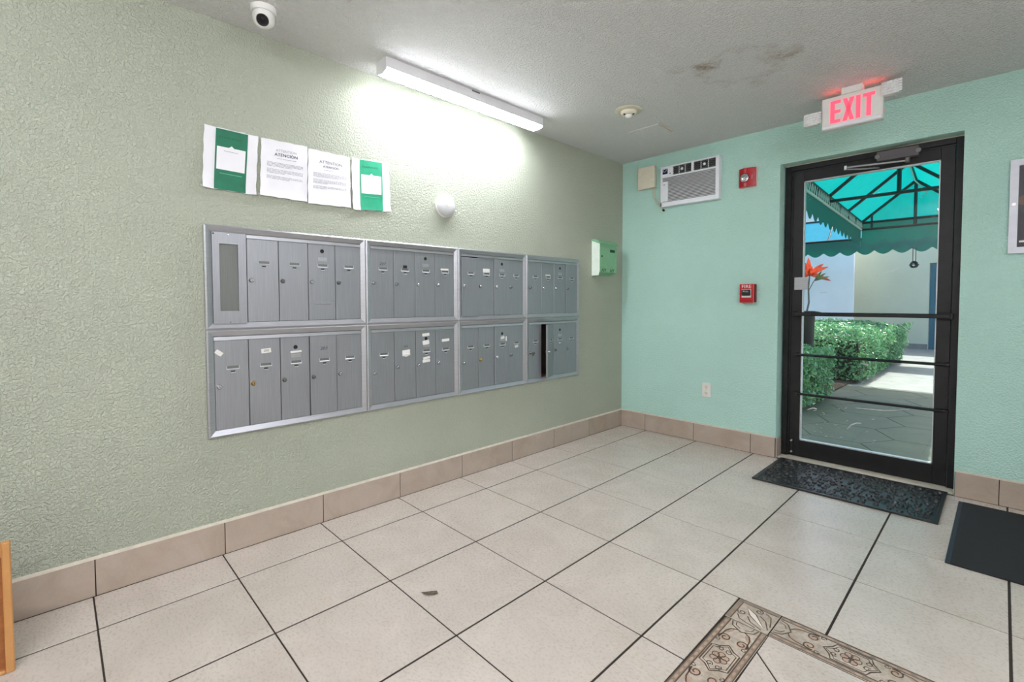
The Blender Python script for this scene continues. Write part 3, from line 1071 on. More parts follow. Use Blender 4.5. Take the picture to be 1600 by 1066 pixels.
def sheet_text(name, root, on, txt, u, v, size, mat, lift=0.0012, bold=0):
    vs, fs = text_geo(txt, 1.0)
    mb = MB()
    Wd = 0.216; Hd = 0.279
    for k in range(1 + bold):
        mb.raw([on(u + (q.x * size + k * 0.0005) / Wd, v + q.y * size / Hd, lift) for q in vs], fs)
    return obj(name, mb, mat, root, fix=False)

def body_lines(root, on, paras, mat, u0=0.12, u1=0.90, seedv=1):
    rr = random.Random(seedv)
    mb = MB()
    for v, nl in paras:
        for k in range(nl):
            vv = v - k * 0.0215
            u = u0
            end = u1 if k < nl - 1 else u0 + (u1 - u0) * rr.uniform(0.35, 0.8)
            while u < end - 0.02:
                w = min(rr.uniform(0.03, 0.11), end - u)
                mb.raw([on(u, vv - 0.0035, 0.0010), on(u + w, vv - 0.0035, 0.0010), on(u + w, vv + 0.0035, 0.0010), on(u, vv + 0.0035, 0.0010)], [[0, 1, 2, 3]])
                u += w + 0.012
    obj('text_lines', mb, mat, root, fix=False)

def flyer(label, P, seedv, word, green):
    root, on = sheet('flyer', label, P, seedv, None)
    patch('green_panel', root, on, 0.205, 0.80, 0.005, 0.985, green, 0.0018)
    c = patch('white_card', root, on, 0.235, 0.765, 0.33, 0.70, 'paper', 0.0026)
    mb = MB()
    mb.raw([on(0.45, 0.699, 0.0026), on(0.55, 0.699, 0.0026), on(0.50, 0.735, 0.0026)], [[0, 1, 2]])
    obj('card_tab', mb, 'paper', root)
    sheet_text('flyer_title', root, on, word, 0.47, 0.855, 0.0125, 'ink_green', 0.0028)
    mb = MB()
    mb.raw([on(0.36, 0.635, .0034), on(0.62, 0.630, .0034), on(0.62, 0.637, .0034), on(0.36, 0.642, .0034)], [[0, 1, 2, 3]])
    obj('card_caption', mb, 'ink_pale', root, fix=False)
    mb = MB()
    mb.raw([on(0.30, 0.265, .0028), on(0.72, 0.262, .0028), on(0.72, 0.271, .0028), on(0.30, 0.274, .0028)], [[0, 1, 2, 3]])
    obj('flyer_caption', mb, 'ink_lightgreen', root, fix=False)

flyer('white sheet with dark green panel and white card, taped above the service panel', [(-3.349, 1.960), (-3.128, 1.956), (-3.146, 1.676), (-3.364, 1.681)], 3, 'F L A M I N G O', 'paper_green')
flyer('white sheet with bright green panel, taped beside the round white dome', [(-2.659, 1.956), (-2.433, 1.966), (-2.428, 1.691), (-2.660, 1.672)], 4, 'F L A M I N G O', 'paper_green_bright')
n1, on1 = sheet('printed_notice', 'white printed notice headed with the larger word ATENCIÓN', [(-3.114, 1.956), (-2.897, 1.959), (-2.905, 1.679), (-3.128, 1.681)], 5, None)
sheet_text('heading', n1, on1, 'ATTENTION', 0.53, 0.83, 0.017, 'ink_pale')
sheet_text('heading', n1, on1, 'ATENCIÓN', 0.53, 0.755, 0.021, 'ink', bold=1)
body_lines(n1, on1, [(0.69, 1)], 'ink_pale', 0.34, 0.86, 2)
body_lines(n1, on1, [(0.61, 4), (0.49, 4), (0.37, 3)], 'ink_pale', 0.13, 0.90, 3)
n2, on2 = sheet('printed_notice', 'white printed notice headed with the larger word ATTENTION', [(-2.893, 1.953), (-2.670, 1.953), (-2.671, 1.681), (-2.901, 1.673)], 6, None)
sheet_text('heading', n2, on2, 'ATTENTION', 0.53, 0.80, 0.021, 'ink')
sheet_text('heading', n2, on2, 'ATENCIÓN', 0.53, 0.72, 0.016, 'ink', bold=1)
body_lines(n2, on2, [(0.655, 1)], 'ink_pale', 0.36, 0.84, 4)
body_lines(n2, on2, [(0.585, 4), (0.465, 4), (0.345, 3)], 'ink_pale', 0.12, 0.90, 5)

# round white dome on the mailbox wall
dome = thing('round_wall_alarm', 'round white plastic dome on the wall above the mailboxes', 'alarm', (0, -2.037, 1.777))
obj('base_ring', MB().lathe([(0.0, 0.0), (0.0725, 0.0), (0.0725, 0.010), (0.069, 0.013)], (0, -2.037, 1.777), (1, 0, 0), 40), 'white', dome, True)
obj('dome_cover', MB().lathe([(0.069, 0.012), (0.067, 0.022), (0.058, 0.032), (0.040, 0.037), (0.0, 0.039)], (0, -2.037, 1.777), (1, 0, 0), 40), 'dome_white', dome, True)
obj('test_button', MB().lathe([(0.009, 0.0385), (0.009, 0.0402), (0.0, 0.0408)], (0, -2.037, 1.777), (1, 0, 0), 16), 'cream', dome, True)

# small painted drop box near the corner
dbx = thing('drop_box', 'small green painted steel drop box beside the room corner', 'mailbox', (0, -0.345, 1.39))
y0, y1, z0, z1, dd = -0.473, -0.215, 1.392, 1.672, 0.080
b = MB()
b.poly([(0.0, y0, z0), (dd, y0, z0 + 0.028), (dd, y0, z1), (0.0, y0, z1)], (0, y1 - y0, 0))
obj('box_shell', b, 'drop_green', dbx)
obj('side_flange', MB().poly([(0.0, y0 - 0.002, z0), (dd - 0.010, y0 - 0.002, z0), (dd + 0.002, y0 - 0.002, z0 + 0.040), (dd + 0.002, y0 - 0.002, z1 - 0.010), (dd - 0.012, y0 - 0.002, z1 + 0.016), (0.0, y0 - 0.002, z1 + 0.018)], (0, 0.0035, 0)), 'drop_lit', dbx)
obj('lid', MB().poly([(0.0, y0 - 0.006, z1 + 0.034), (dd * 0.6, y0 - 0.006, z1 + 0.028), (dd + 0.012, y0 - 0.006, z1 - 0.006), (dd + 0.012, y0 - 0.006, z1 - 0.014), (dd, y0 - 0.006, z1 - 0.010), (0.0, y0 - 0.006, z1 + 0.020)], (0, y1 - y0 + 0.016, 0)), 'drop_green', dbx)
obj('lid_rim', MB().box(dd + 0.0005, dd + 0.004, y0 + 0.004, y1 - 0.004, z1 - 0.040, z1 - 0.030), 'drop_green', dbx)
obj('name_window', MB().box(dd, dd + 0.0012, y0 + 0.155, y1 - 0.030, z1 - 0.075, z1 - 0.052), 'ink_green', dbx)
obj('lock', MB().lathe([(0.0, 0.004), (0.006, 0.004), (0.008, 0.0)], (dd, y0 + 0.035, z1 - 0.115), (1, 0, 0), 14), 'black', dbx)
for k in range(3):
    for yy in (y0 + 0.03, y0 + 0.15):
        v0 = yy + k * 0.022
        obj('vent_cut', MB().poly([(dd + 0.0004, v0, z0 + 0.032), (dd + 0.0004, v0 + 0.008, z0 + 0.032), (dd + 0.0004, v0 + 0.024, z0 + 0.060), (dd + 0.0004, v0 + 0.016, z0 + 0.060)], (0.0005, 0, 0)), 'ink_green', dbx)

# ---------------------------------------------------------------- ceiling fixtures
def linear_light(label, x0, x1, y0, y1, lens, group, hs=0.054, drop=0.017):
    root = thing('linear_ceiling_light', label, 'ceiling light', ((x0 + x1) / 2, (y0 + y1) / 2, H), group)
    xc = (x0 + x1) / 2
    hw = (x1 - x0) / 2
    def prof(y):
        return [(x0, y, H), (x0, y, H - hs), (x1, y, H - hs), (x1, y, H)]
    mb = MB()
    a = prof(y0 + 0.006); c = prof(y1 - 0.006)
    mb.raw(a + c, [[0, 1, 5, 4], [2, 3, 7, 6], [0, 4, 7, 3], [1, 2, 6, 5]])
    obj('housing', mb, 'lamp_body', root)
    # opal lens: shallow rounded trough under the housing
    mb = MB()
    N = 10
    pts = []
    for k in range(N + 1):
        t = math.pi * k / N
        cx = -math.copysign(abs(math.cos(t)) ** 0.5, math.cos(t))
        pts.append((xc + cx * (hw - 0.002), H - hs - 0.0005 - drop * math.sin(t) ** 0.6))
    r0 = [mb.bm.verts.new((x, y0 + 0.006, z)) for x, z in pts]
    r1 = [mb.bm.verts.new((x, y1 - 0.006, z)) for x, z in pts]
    for k in range(N):
        mb.bm.faces.new([r0[k], r0[k + 1], r1[k + 1], r1[k]])
    obj('opal_lens', mb, lens, root, True)
    for yy in (y0, y1 - 0.006):
        mb = MB()
        P = [(x0, yy, H)] + [(x, yy, z) for x, z in ((x0, H - 0.058), (x0 + 0.008, H - 0.068), (xc, H - 0.0735), (x1 - 0.008, H - 0.068), (x1, H - 0.058))] + [(x1, yy, H)]
        mb.poly(P, (0, 0.006, 0))
        obj('end_cap', mb, 'lamp_body', root)
    obj('seam_clip', MB().box(x1, x1 + 0.002, (y0 + y1) / 2 - 0.03, (y0 + y1) / 2 + 0.03, H - 0.008, H), 'alu_dark', root)
    return root
linear_light('long white lit ceiling light along the mailbox wall', 0.140, 0.242, -2.580, -1.372, 'lamp_lens', None)
linear_light('added unseen fill light over the middle of the rear lobby', 3.25, 3.352, -3.20, -1.992, 'fill_lens', 'added fill lights', 0.016, 0.082)  # this and the next two are added, unseen, to fill the room with light
linear_light('added unseen fill light at the rear end of the lobby', 1.85, 1.952, -5.40, -4.192, 'fill_lens', 'added fill lights', 0.016, 0.082)
linear_light('added unseen fill light in the far corner of the rear lobby', 3.25, 3.352, -5.20, -3.992, 'fill_lens', 'added fill lights', 0.016, 0.082)

# dome camera by the wall
cx, cy = 0.232, -3.165
cm = thing('dome_camera', 'white turret security camera on the ceiling near the notices', 'camera', (cx, cy, H))
obj('camera_base', MB().lathe([(0.0, 0.0), (0.052, 0.0), (0.052, 0.016), (0.047, 0.022), (0.0, 0.024)], (cx, cy, H), (0, 0, -1), 32), 'white', cm, True)
bd = (CAM - Vector((cx, cy, H - 0.05))).normalized()
bd = (bd + Vector((-0.05, -0.15, -0.35))).normalized()
bc = Vector((cx, cy, H - 0.040))
prof = [(0.0, -0.045)] + [(0.045 * math.sin(a), -0.045 * math.cos(a)) for a in [math.pi * k / 14 for k in range(1, 11)]] + [(0.030, 0.034), (0.026, 0.036), (0.024, 0.032)]
obj('eyeball', MB().lathe(prof, bc, bd, 32), 'white', cm, True)
ln = obj('lens', MB().lathe([(0.024, 0.032), (0.0235, 0.0345), (0.016, 0.033), (0.015, 0.028), (0.0, 0.026)], bc, bd, 28), 'black', cm, True)
obj('lens_glass', MB().lathe([(0.010, 0.0285), (0.006, 0.031), (0.0, 0.032)], bc, bd, 20), 'iron', cm, True)

# cream fire detector
dx, dy = 0.727, -1.062
dt = thing('heat_detector', 'round cream detector with white nose on the ceiling', 'detector', (dx, dy, H))
obj('ceiling_plate', MB().lathe([(0.0, 0.0), (0.088, 0.0), (0.090, 0.004), (0.084, 0.009), (0.050, 0.011), (0.0, 0.011)], (dx, dy, H), (0, 0, -1), 40), 'beige_metal', dt, True)
obj('detector_head', MB().lathe([(0.052, 0.010), (0.051, 0.020), (0.044, 0.030), (0.030, 0.034), (0.0, 0.034)], (dx, dy, H), (0, 0, -1), 32), 'cream', dt, True)
obj('nose', MB().lathe([(0.024, 0.033), (0.022, 0.044), (0.014, 0.052), (0.0, 0.055)], (dx, dy, H), (0, 0, -1), 24), 'white', dt, True)
for a in (2.3, 4.4, 0.2):
    obj('sensor_slot', MB().lathe([(0.0, 0.004), (0.008, 0.003), (0.009, 0.0)], (dx + 0.034 * math.cos(a), dy + 0.034 * math.sin(a), H - 0.031), (math.cos(a) * .5, math.sin(a) * .5, -1), 10), 'black', dt)

# square ceiling hatch
vt = thing('ceiling_hatch', 'square white access panel flush with the ceiling', 'hatch', (0.628, -0.60, H))
obj('hatch_panel', MB().box(0.512, 0.745, -0.692, -0.507, H - 0.006, H - 0.0002, 0.001), 'ceiling', vt)
obj('hatch_gap', MB().box(0.7455, 0.753, -0.700, -0.500, H - 0.010, H - 0.0002), 'caulk', vt)
for (p, q, r, s) in ((0.500, 0.512, -0.702, -0.497), (0.512, 0.745, -0.702, -0.692), (0.512, 0.745, -0.507, -0.497)):
    obj('hatch_rim', MB().box(p, q, r, s, H - 0.007, H - 0.0002, 0.001), 'ceiling', vt)

# exit sign with two emergency heads
ex = thing('exit_sign', 'lit red EXIT sign with two emergency lamp heads', 'exit sign', (1.845, -0.40, H))
ey0, ey1 = -0.425, -0.375
sx0, sx1, sz0, sz1 = 1.690, 1.992, 2.212, 2.402
obj('sign_housing', MB().box(sx0, sx1, ey0, ey1, sz0, sz1, 0.006, 2), 'white', ex)
obj('bottom_rail', MB().box(sx0 + 0.004, sx1 - 0.004, ey0 - 0.008, ey0 + 0.004, sz0 + 0.003, sz0 + 0.022, 0.003), 'ac_white', ex)
obj('ceiling_canopy', MB().box(1.790, 1.895, -0.432, -0.368, sz1 - 0.001, H, 0.003), 'white', ex)
# letters, stroke shapes proud of the face
def exit_letters():
    mb = MB()
    h, st, w = 0.132, 0.022, 0.052
    zb = sz0 + 0.032
    yA = ey0 - 0.003
    def quad(pts):
        mb.poly([(x, yA, z) for x, z in pts], (0, 0.0028, 0))
    x = sx0 + 0.046
    quad([(x, zb), (x + st, zb), (x + st, zb + h), (x, zb + h)])
    for zz in (zb, zb + h / 2 - st * 0.42, zb + h - st * 0.85):
        quad([(x + st, zz), (x + w, zz), (x + w, zz + st * 0.85), (x + st, zz + st * 0.85)])
    x += 0.062
    quad([(x, zb), (x + st, zb), (x + w + 0.006, zb + h), (x + w + 0.006 - st, zb + h)])
    m = 0.5
    quad([(x, zb + h), (x + st, zb + h), (x + (w + 0.006) / 2 + st * 0.5, zb + h / 2), (x + (w + 0.006) / 2 - st * 0.4, zb + h / 2)])
    quad([(x + (w + 0.006) / 2 - st * 0.4, zb + h / 2), (x + (w + 0.006) / 2 + st * 0.5, zb + h / 2), (x + w + 0.006, zb), (x + w + 0.006 - st, zb)])
    x += 0.066
    quad([(x, zb), (x + st, zb), (x + st, zb + h), (x, zb + h)])
    x += 0.033
    quad([(x, zb + h - st * 0.85), (x + w + 0.006, zb + h - st * 0.85), (x + w + 0.006, zb + h), (x, zb + h)])
    quad([(x + w / 2 + 0.003 - st / 2, zb), (x + w / 2 + 0.003 + st / 2, zb), (x + w / 2 + 0.003 + st / 2, zb + h - st * 0.85), (x + w / 2 + 0.003 - st / 2, zb + h - st * 0.85)])
    return mb
obj('exit_letters', exit_letters(), 'exit_red', ex, fix=True)
obj('led_slot', MB().box(1.70, 1.789, -0.415, -0.392, sz1 - 0.0005, sz1 + 0.0012), 'exit_led', ex)
obj('led_slot', MB().box(1.896, 1.985, -0.415, -0.392, sz1 - 0.0005, sz1 + 0.0012), 'exit_led', ex)
obj('charge_light', MB().lathe([(0.0, 0.004), (0.004, 0.003), (0.005, 0)], (sx1, -0.40, sz0 + 0.045), (1, 0, 0), 10), 'exit_red', ex)
for (px, pz, s) in ((1.632, 2.295, -1), (2.020, 2.372, 1)):
    hd = obj('lamp_head', MB().box(px - 0.038, px + 0.044, -0.440, -0.395, pz - 0.038, pz + 0.038, 0.008, 2), 'white', ex)
    mb = MB()
    for i in range(4):
        for j in range(5):
            a = px - 0.030 + i * 0.0225
            c = pz - 0.034 + j * 0.0142
            mb.raw([(a, -0.4405, c), (a + 0.020, -0.4405, c), (a + 0.020, -0.4405, c + 0.012), (a, -0.4405, c + 0.012), (a + 0.010, -0.447, c + 0.009)], [[0, 1, 4], [1, 2, 4], [2, 3, 4], [3, 0, 4]])
    obj('prism_lens', mb, 'prism', hd)
    obj('head_arm', MB().tube([(px - s * 0.02, -0.41, pz - 0.0), (sx0 + 0.01 if s < 0 else sx1 - 0.01, -0.40, pz - 0.01 if s < 0 else sz1 - 0.04)], 0.012, 10), 'white', hd)

# ---------------------------------------------------------------- things on the mint wall
# control box and its cable
cb = thing('control_box', 'plain cream electrical box beside the air conditioner', 'electrical box', (0.26, 0, 2.165))
obj('box_base', MB().box(0.186, 0.345, -0.030, 0.0, 2.164, 2.352, 0.003), 'beige_metal', cb)
obj('box_lid', MB().box(0.184, 0.347, -0.046, -0.030, 2.162, 2.354, 0.004, 2), 'cream', cb)
cp = [(0.330, -0.012, 2.164), (0.328, -0.012, 2.12), (0.334, -0.010, 2.075), (0.352, -0.010, 2.035), (0.385, -0.010, 1.995), (0.412, -0.010, 1.962)]
cable = obj('cable', MB().tube(cp, 0.007, 8), 'beige_metal', cb, True)
obj('cable_end', MB().tube([cp[-1], (0.424, -0.010, 1.952)], 0.009, 8), 'black', cb)

# through-wall air conditioner
ac = thing('air_conditioner', 'white through-wall air conditioner with louvred front', 'air conditioner', (0.655, 0, 1.975))
ax0, ax1, az0, az1, ad = 0.410, 0.912, 1.978, 2.318, 0.052
zt = az1 - 0.092         # foot of the upper panel
sh = MB()
sh.box(ax0, ax1, -0.030, 0.0, az0, az1)
obj('casing', sh, 'ac_white', ac)
fr = MB()
for (p, q, r, s) in ((ax0, ax0 + 0.014, az0, zt), (ax1 - 0.030, ax1, az0, az1), (ax0, ax1 - 0.030, az0, az0 + 0.038), (ax0, ax1 - 0.030, zt - 0.004, zt + 0.010),
                     (ax0, ax1 - 0.030, az1 - 0.012, az1), (ax0, ax0 + 0.112, zt + 0.010, az1 - 0.012), (ax0 + 0.272, ax0 + 0.292, zt + 0.010, az1 - 0.012)):
    fr.box(p, q, -ad, -0.030, r, s, 0.002)
obj('front_frame', fr, 'ac_white', ac)
gb = obj('grille_back', MB().box(ax0 + 0.014, ax1 - 0.030, -0.034, -0.0301, az0 + 0.038, zt - 0.004), 'alu_dark', ac)
ns = 17
for k in range(ns):
    z = az0 + 0.040 + (zt - 0.008 - az0 - 0.040) * (k + 0.5) / ns
    obj('louvre_slat', MB().poly([(ax0 + 0.014, -0.036, z + 0.0055), (ax0 + 0.014, -0.050, z - 0.0005), (ax0 + 0.014, -0.050, z - 0.0040), (ax0 + 0.014, -0.036, z + 0.002)], (ax1 - 0.044 - ax0, 0, 0)), 'ac_white', ac)
obj('filter_tab', MB().box(ax0 + 0.014, ax0 + 0.066, -0.0515, -0.036, az0 + 0.046, zt - 0.036, 0.001), 'ac_white', ac)
obj('tab_logo', MB().box(ax0 + 0.026, ax0 + 0.042, -0.0520, -0.0514, zt - 0.066, zt - 0.060), 'alu_dark', ac)
for (p, q) in ((ax0 + 0.112, ax0 + 0.272), (ax0 + 0.292, ax1 - 0.030)):
    vb = obj('vent_back', MB().box(p, q, -0.033, -0.0301, zt + 0.010, az1 - 0.012), 'black', ac)
    for k in range(5):
        z = zt + 0.014 + k * 0.0165
        obj('vent_vane', MB().poly([(p, -0.034, z + 0.003), (p, -0.049, z + 0.0075), (p, -0.049, z + 0.0050), (p, -0.034, z + 0.0005)], (q - p, 0, 0)), 'alu_dark', vb)
    for k in (1, 2):
        xx = p + (q - p) * k / 3
        obj('vent_divider', MB().box(xx - 0.0012, xx + 0.0012, -0.050, -0.034, zt + 0.010, az1 - 0.012), 'ac_white', vb)
    obj('vent_lever', MB().lathe([(0.0, 0.007), (0.010, 0.005), (0.012, 0.0)], ((p + q) / 2, -0.049, (zt + az1) / 2), (0, -1, 0), 12), 'ac_white', vb, True)
dp = obj('display', MB().box(ax0 + 0.020, ax0 + 0.066, -0.0535, -0.052, zt + 0.026, az1 - 0.022, 0.001), None, ac)
M['display'] = plain('dark blue display', srgb(16, 34, 74), 0.2, var=0.2)
dp.data.materials.append(M['display'])
mb = MB()
ribbon_pts = spiral(0, 0, 0.011, 0.011, 0.6, 0.75, 14)
for a, c in zip(ribbon_pts, ribbon_pts[1:]):
    mb.tube([(ax0 + 0.036 + a[0], -0.0537, zt + 0.056 + a[1]), (ax0 + 0.036 + c[0], -0.0537, zt + 0.056 + c[1])], 0.0013, 4)
mb.tube([(ax0 + 0.048, -0.0537, zt + 0.045), (ax0 + 0.060, -0.0537, zt + 0.066)], 0.0015, 4)
obj('display_mark', mb, 'white', dp)
for (xx, zz) in ((ax0 + 0.084, zt + 0.062), (ax0 + 0.084, zt + 0.044), (ax0 + 0.088, zt + 0.026)):
    obj('button', MB().lathe([(0.0, 0.0025), (0.005, 0.002), (0.006, 0.0)], (xx, -0.052, zz), (0, -1, 0), 12), 'alu_dark' if zz < zt + 0.03 else 'white', ac, True)

# strobe
st = thing('alarm_strobe', 'red wall alarm strobe with clear round lens', 'alarm', (1.112, 0, 2.04))
obj('back_plate', MB().box(1.048, 1.176, -0.006, 0.0, 2.034, 2.184, 0.002), 'red_pale', st)
mb = MB()
N = 8
prf = [(1.054 + 0.116 * k / N, -0.012 - 0.030 * math.sin(math.pi * (0.12 + 0.80 * k / N))) for k in range(N + 1)]
mb.poly([(x, y, 2.040) for x, y in prf] + [(1.170, -0.005, 2.040), (1.054, -0.005, 2.040)], (0, 0, 0.138))
obj('red_cover', mb, 'red', st)
obj('lens_bezel', MB().lathe([(0.036, 0.0), (0.036, 0.006), (0.030, 0.008)], (1.100, -0.036, 2.104), (0, -1, 0), 28), 'red_dark', st, True)
obj('strobe_lens', MB().lathe([(0.031, 0.004), (0.030, 0.010), (0.020, 0.013), (0.018, 0.018), (0.006, 0.020), (0.0, 0.014)], (1.100, -0.036, 2.104), (0, -1, 0), 28), 'strobe', st, True)
mb = MB()
text_back(mb, 'FIRE', 0.018, 0, 0, 0)
me = mb.mesh('side_lettering', fix=False)
me.transform(Matrix.Translation((1.152, -0.0330, 2.106)) @ Matrix.Rotation(math.radians(-90), 4, 'Y'))
me.materials.append(M['red_pale'])
obj('side_lettering', me, None, st)

# manual pull station
ps = thing('fire_pull_station', 'small red pull station lettered FIRE on the green wall', 'fire alarm', (1.128, 0, 1.16))
obj('back_box', MB().box(1.078, 1.188, -0.030, 0.0, 1.158, 1.298, 0.004), 'red_dark', ps)
obj('red_face', MB().box(1.076, 1.180, -0.046, -0.030, 1.156, 1.300, 0.007, 2), 'red', ps)
obj('white_outline', MB().box(1.0755, 1.1805, -0.0415, -0.0395, 1.1555, 1.3005), 'red_pale', ps)
mb = MB()
text_back(mb, 'FIRE', 0.036, 1.128, -0.0466, 1.278, sx=1.1)
obj('fire_lettering', mb, 'white', ps, fix=False)
obj('pull_recess', MB().box(1.094, 1.162, -0.0475, -0.0458, 1.196, 1.258), 'white', ps)
pl_ = obj('pull_handle', MB().box(1.097, 1.159, -0.060, -0.0475, 1.210, 1.256, 0.004), 'black', ps)
mb = MB()
text_back(mb, 'PULL', 0.016, 1.128, -0.0604, 1.241, sx=1.2)
obj('pull_lettering', mb, 'white', pl_, fix=False)
obj('lower_grip', MB().poly([(1.092, -0.046, 1.170), (1.164, -0.046, 1.170), (1.164, -0.056, 1.176), (1.164, -0.056, 1.184), (1.092, -0.056, 1.184)][0:2] + [(1.164, -0.046, 1.190), (1.092, -0.046, 1.190)], (0, -0.006, 0)), 'red', ps)

# outlet
ol = thing('wall_outlet', 'white duplex outlet low on the green wall', 'outlet', (0.811, 0, 0.38))
obj('cover_plate', MB().box(0.775, 0.847, -0.007, 0.0, 0.381, 0.498, 0.003, 2), 'white', ol)
for zc in (0.415, 0.464):
    so = obj('socket_face', MB().lathe([(0.0, 0.0085), (0.0155, 0.0085), (0.017, 0.006)], (0.811, 0.0, zc), (0, -1, 0), 20), 'cream', ol)
    for s in (-1, 1):
        obj('socket_slot', MB().box(0.811 + s * 0.006 - 0.0011, 0.811 + s * 0.006 + 0.0011, -0.0089, -0.0084, zc - 0.002, zc + 0.006), 'black', so)
    obj('ground_hole', MB().lathe([(0.0, 0.0), (0.0022, 0.0)], (0.811, -0.0088, zc - 0.007), (0, -1, 0), 8), 'black', so)
obj('plate_screw', MB().lathe([(0, 0.0012), (0.003, 0.0006), (0.0032, 0)], (0.811, -0.007, 0.4395), (0, -1, 0), 10), 'chrome', ol)

# framed poster
pf = thing('framed_poster', 'dark poster in a white locking wall frame', 'framed poster', (2.83, 0, 1.43))
fx0, fx1, fz0, fz1, fwid = 2.508, 3.150, 1.430, 1.945, 0.034
for P in ([(fx0, fz1), (fx1, fz1), (fx1 - fwid, fz1 - fwid), (fx0 + fwid, fz1 - fwid)], [(fx1, fz0), (fx0, fz0), (fx0 + fwid, fz0 + fwid), (fx1 - fwid, fz0 + fwid)],
          [(fx0, fz0), (fx0, fz1), (fx0 + fwid, fz1 - fwid), (fx0 + fwid, fz0 + fwid)], [(fx1, fz1), (fx1, fz0), (fx1 - fwid, fz0 + fwid), (fx1 - fwid, fz1 - fwid)]):
    obj('frame_rail', MB().poly([(x, -0.022, z) for x, z in P], (0, 0.0215, 0)), 'frame_white', pf)
po = obj('poster_sheet', MB().box(fx0 + 0.02, fx1 - 0.02, -0.010, -0.004, fz0 + 0.02, fz1 - 0.02), 'poster', pf)
mb = MB()
mb.poly([(fx0 + 0.036 + a, -0.0102, fz0 + c) for a, c in ((0, 0.27), (0.10, 0.24), (0.26, 0.30), (0.34, 0.40), (0.22, 0.42), (0.08, 0.34), (0, 0.31))], (0, -0.0006, 0))
obj('poster_print', mb, 'poster_brown', po)
obj('poster_print', MB().box(fx0 + 0.042, fx0 + 0.22, -0.0106, -0.0100, fz0 + 0.060, fz0 + 0.070), 'white', po)
obj('frame_lock', MB().lathe([(0.0, 0.006), (0.006, 0.006), (0.0065, 0.004), (0.0095, 0.004), (0.010, 0.0)], (fx0 + 0.017, -0.022, 1.700), (0, -1, 0), 18), 'chrome', pf, True)

# ---------------------------------------------------------------- entrance door
DY = 0.098                       # front of the metal frame inside the reveal
door = empty_struct('door_1', ((DX0 + DX1) / 2, DY, 0))
jw = 0.036
fxa, fxb, fzt = DX0 + 0.011, DX1 - 0.003, DZ - 0.006
for nm, bx in (('door_jamb', (fxa, fxa + jw, DY, DY + 0.10, 0.0, fzt)), ('door_jamb', (fxb - jw, fxb, DY, DY + 0.10, 0.0, fzt)), ('door_head', (fxa + jw, fxb - jw, DY, DY + 0.10, fzt - jw, fzt))):
    obj(nm, MB().box(*bx, 0.002), 'black_alu', door)
for bx in ((fxa + jw, fxa + jw + 0.012, DY + 0.014, DY + 0.030, 0.0, fzt - jw), (fxa + jw + 0.012, fxb - jw, DY + 0.014, DY + 0.030, fzt - jw - 0.012, fzt - jw)):
    obj('door_stop', MB().box(*bx), 'black_alu', door)
obj('frame_caulk', MB().box(DX0 + 0.001, DX1, DY + 0.002, DY + 0.012, fzt, DZ), 'caulk', door)
lx0, lx1, lz0, lz1 = fxa + jw + 0.014, fxb - jw - 0.003, 0.014, fzt - jw - 0.012
gx0, gx1, gz0, gz1 = 1.462, 2.208, 0.135, 2.040
LY0, LY1 = DY + 0.012, DY + 0.055
for nm, bx in (('door_stile', (lx0, gx0, LY0, LY1, lz0, lz1)), ('door_stile', (gx1, lx1, LY0, LY1, lz0, lz1)), ('door_rail', (gx0, gx1, LY0, LY1, lz0, gz0)), ('door_rail', (gx0, gx1, LY0, LY1, gz1, lz1))):
    obj(nm, MB().box(*bx, 0.0015), 'black_alu', door)
for bx in ((gx0, gx0 + 0.006, LY0 + 0.004, LY1 - 0.004, gz0, gz1), (gx1 - 0.006, gx1, LY0 + 0.004, LY1 - 0.004, gz0, gz1), (gx0, gx1, LY0 + 0.004, LY1 - 0.004, gz0, gz0 + 0.007), (gx0, gx1, LY0 + 0.004, LY1 - 0.004, gz1 - 0.007, gz1)):
    obj('glazing_bead', MB().box(*bx), 'glass_bead', door)
gl = obj('glass_pane', MB().raw([(gx0, LY0 + 0.022, gz0), (gx1, LY0 + 0.022, gz0), (gx1, LY0 + 0.022, gz1), (gx0, LY0 + 0.022, gz1)], [[0, 1, 2, 3]]), 'glass', door, fix=False)
# pale scratches left on the pane
mb = MB()
def smear(pts, w):
    pts = [Vector((p[0], p[1])) for p in pts]
    for i in range(len(pts) - 1):
        a, c = pts[i], pts[i + 1]
        d = (c - a).normalized()
        n = Vector((-d.y, d.x))
        wa = w * (0.35 + 0.65 * math.sin(math.pi * (i + 0.15) / len(pts)))
        wb = w * (0.35 + 0.65 * math.sin(math.pi * (i + 1.15) / len(pts)))
        yy = LY0 + 0.0212
        mb.raw([(a.x - n.x * wa, yy, a.y - n.y * wa), (c.x - n.x * wb, yy, c.y - n.y * wb), (c.x + n.x * wb, yy, c.y + n.y * wb), (a.x + n.x * wa, yy, a.y + n.y * wa)], [[0, 1, 2, 3]])
def px2(u, v):       # fractions of the pane
    return (gx0 + (gx1 - gx0) * u, gz0 + (gz1 - gz0) * v)
smear([px2(0.45, 0.153), px2(0.55, 0.155), px2(0.66, 0.157), px2(0.75, 0.163), px2(0.84, 0.173)], 0.0028)
smear([px2(0.39, 0.070), px2(0.42, 0.088), px2(0.46, 0.098), px2(0.50, 0.100)], 0.004)
smear([px2(0.06, 0.122), px2(0.11, 0.132), px2(0.14, 0.130)], 0.004)
smear([px2(0.07, 0.168), px2(0.13, 0.176)], 0.004)
smear([px2(0.48, 0.318), px2(0.54, 0.313)], 0.005)
smear([px2(0.64, 0.640), px2(0.70, 0.646), px2(0.74, 0.655)], 0.003)
smear([px2(0.62, 0.560), px2(0.68, 0.558)], 0.003)
smear([px2(0.15, 0.573), px2(0.20, 0.576)], 0.003)
smear([px2(0.74, 0.470), px2(0.82, 0.440)], 0.002)
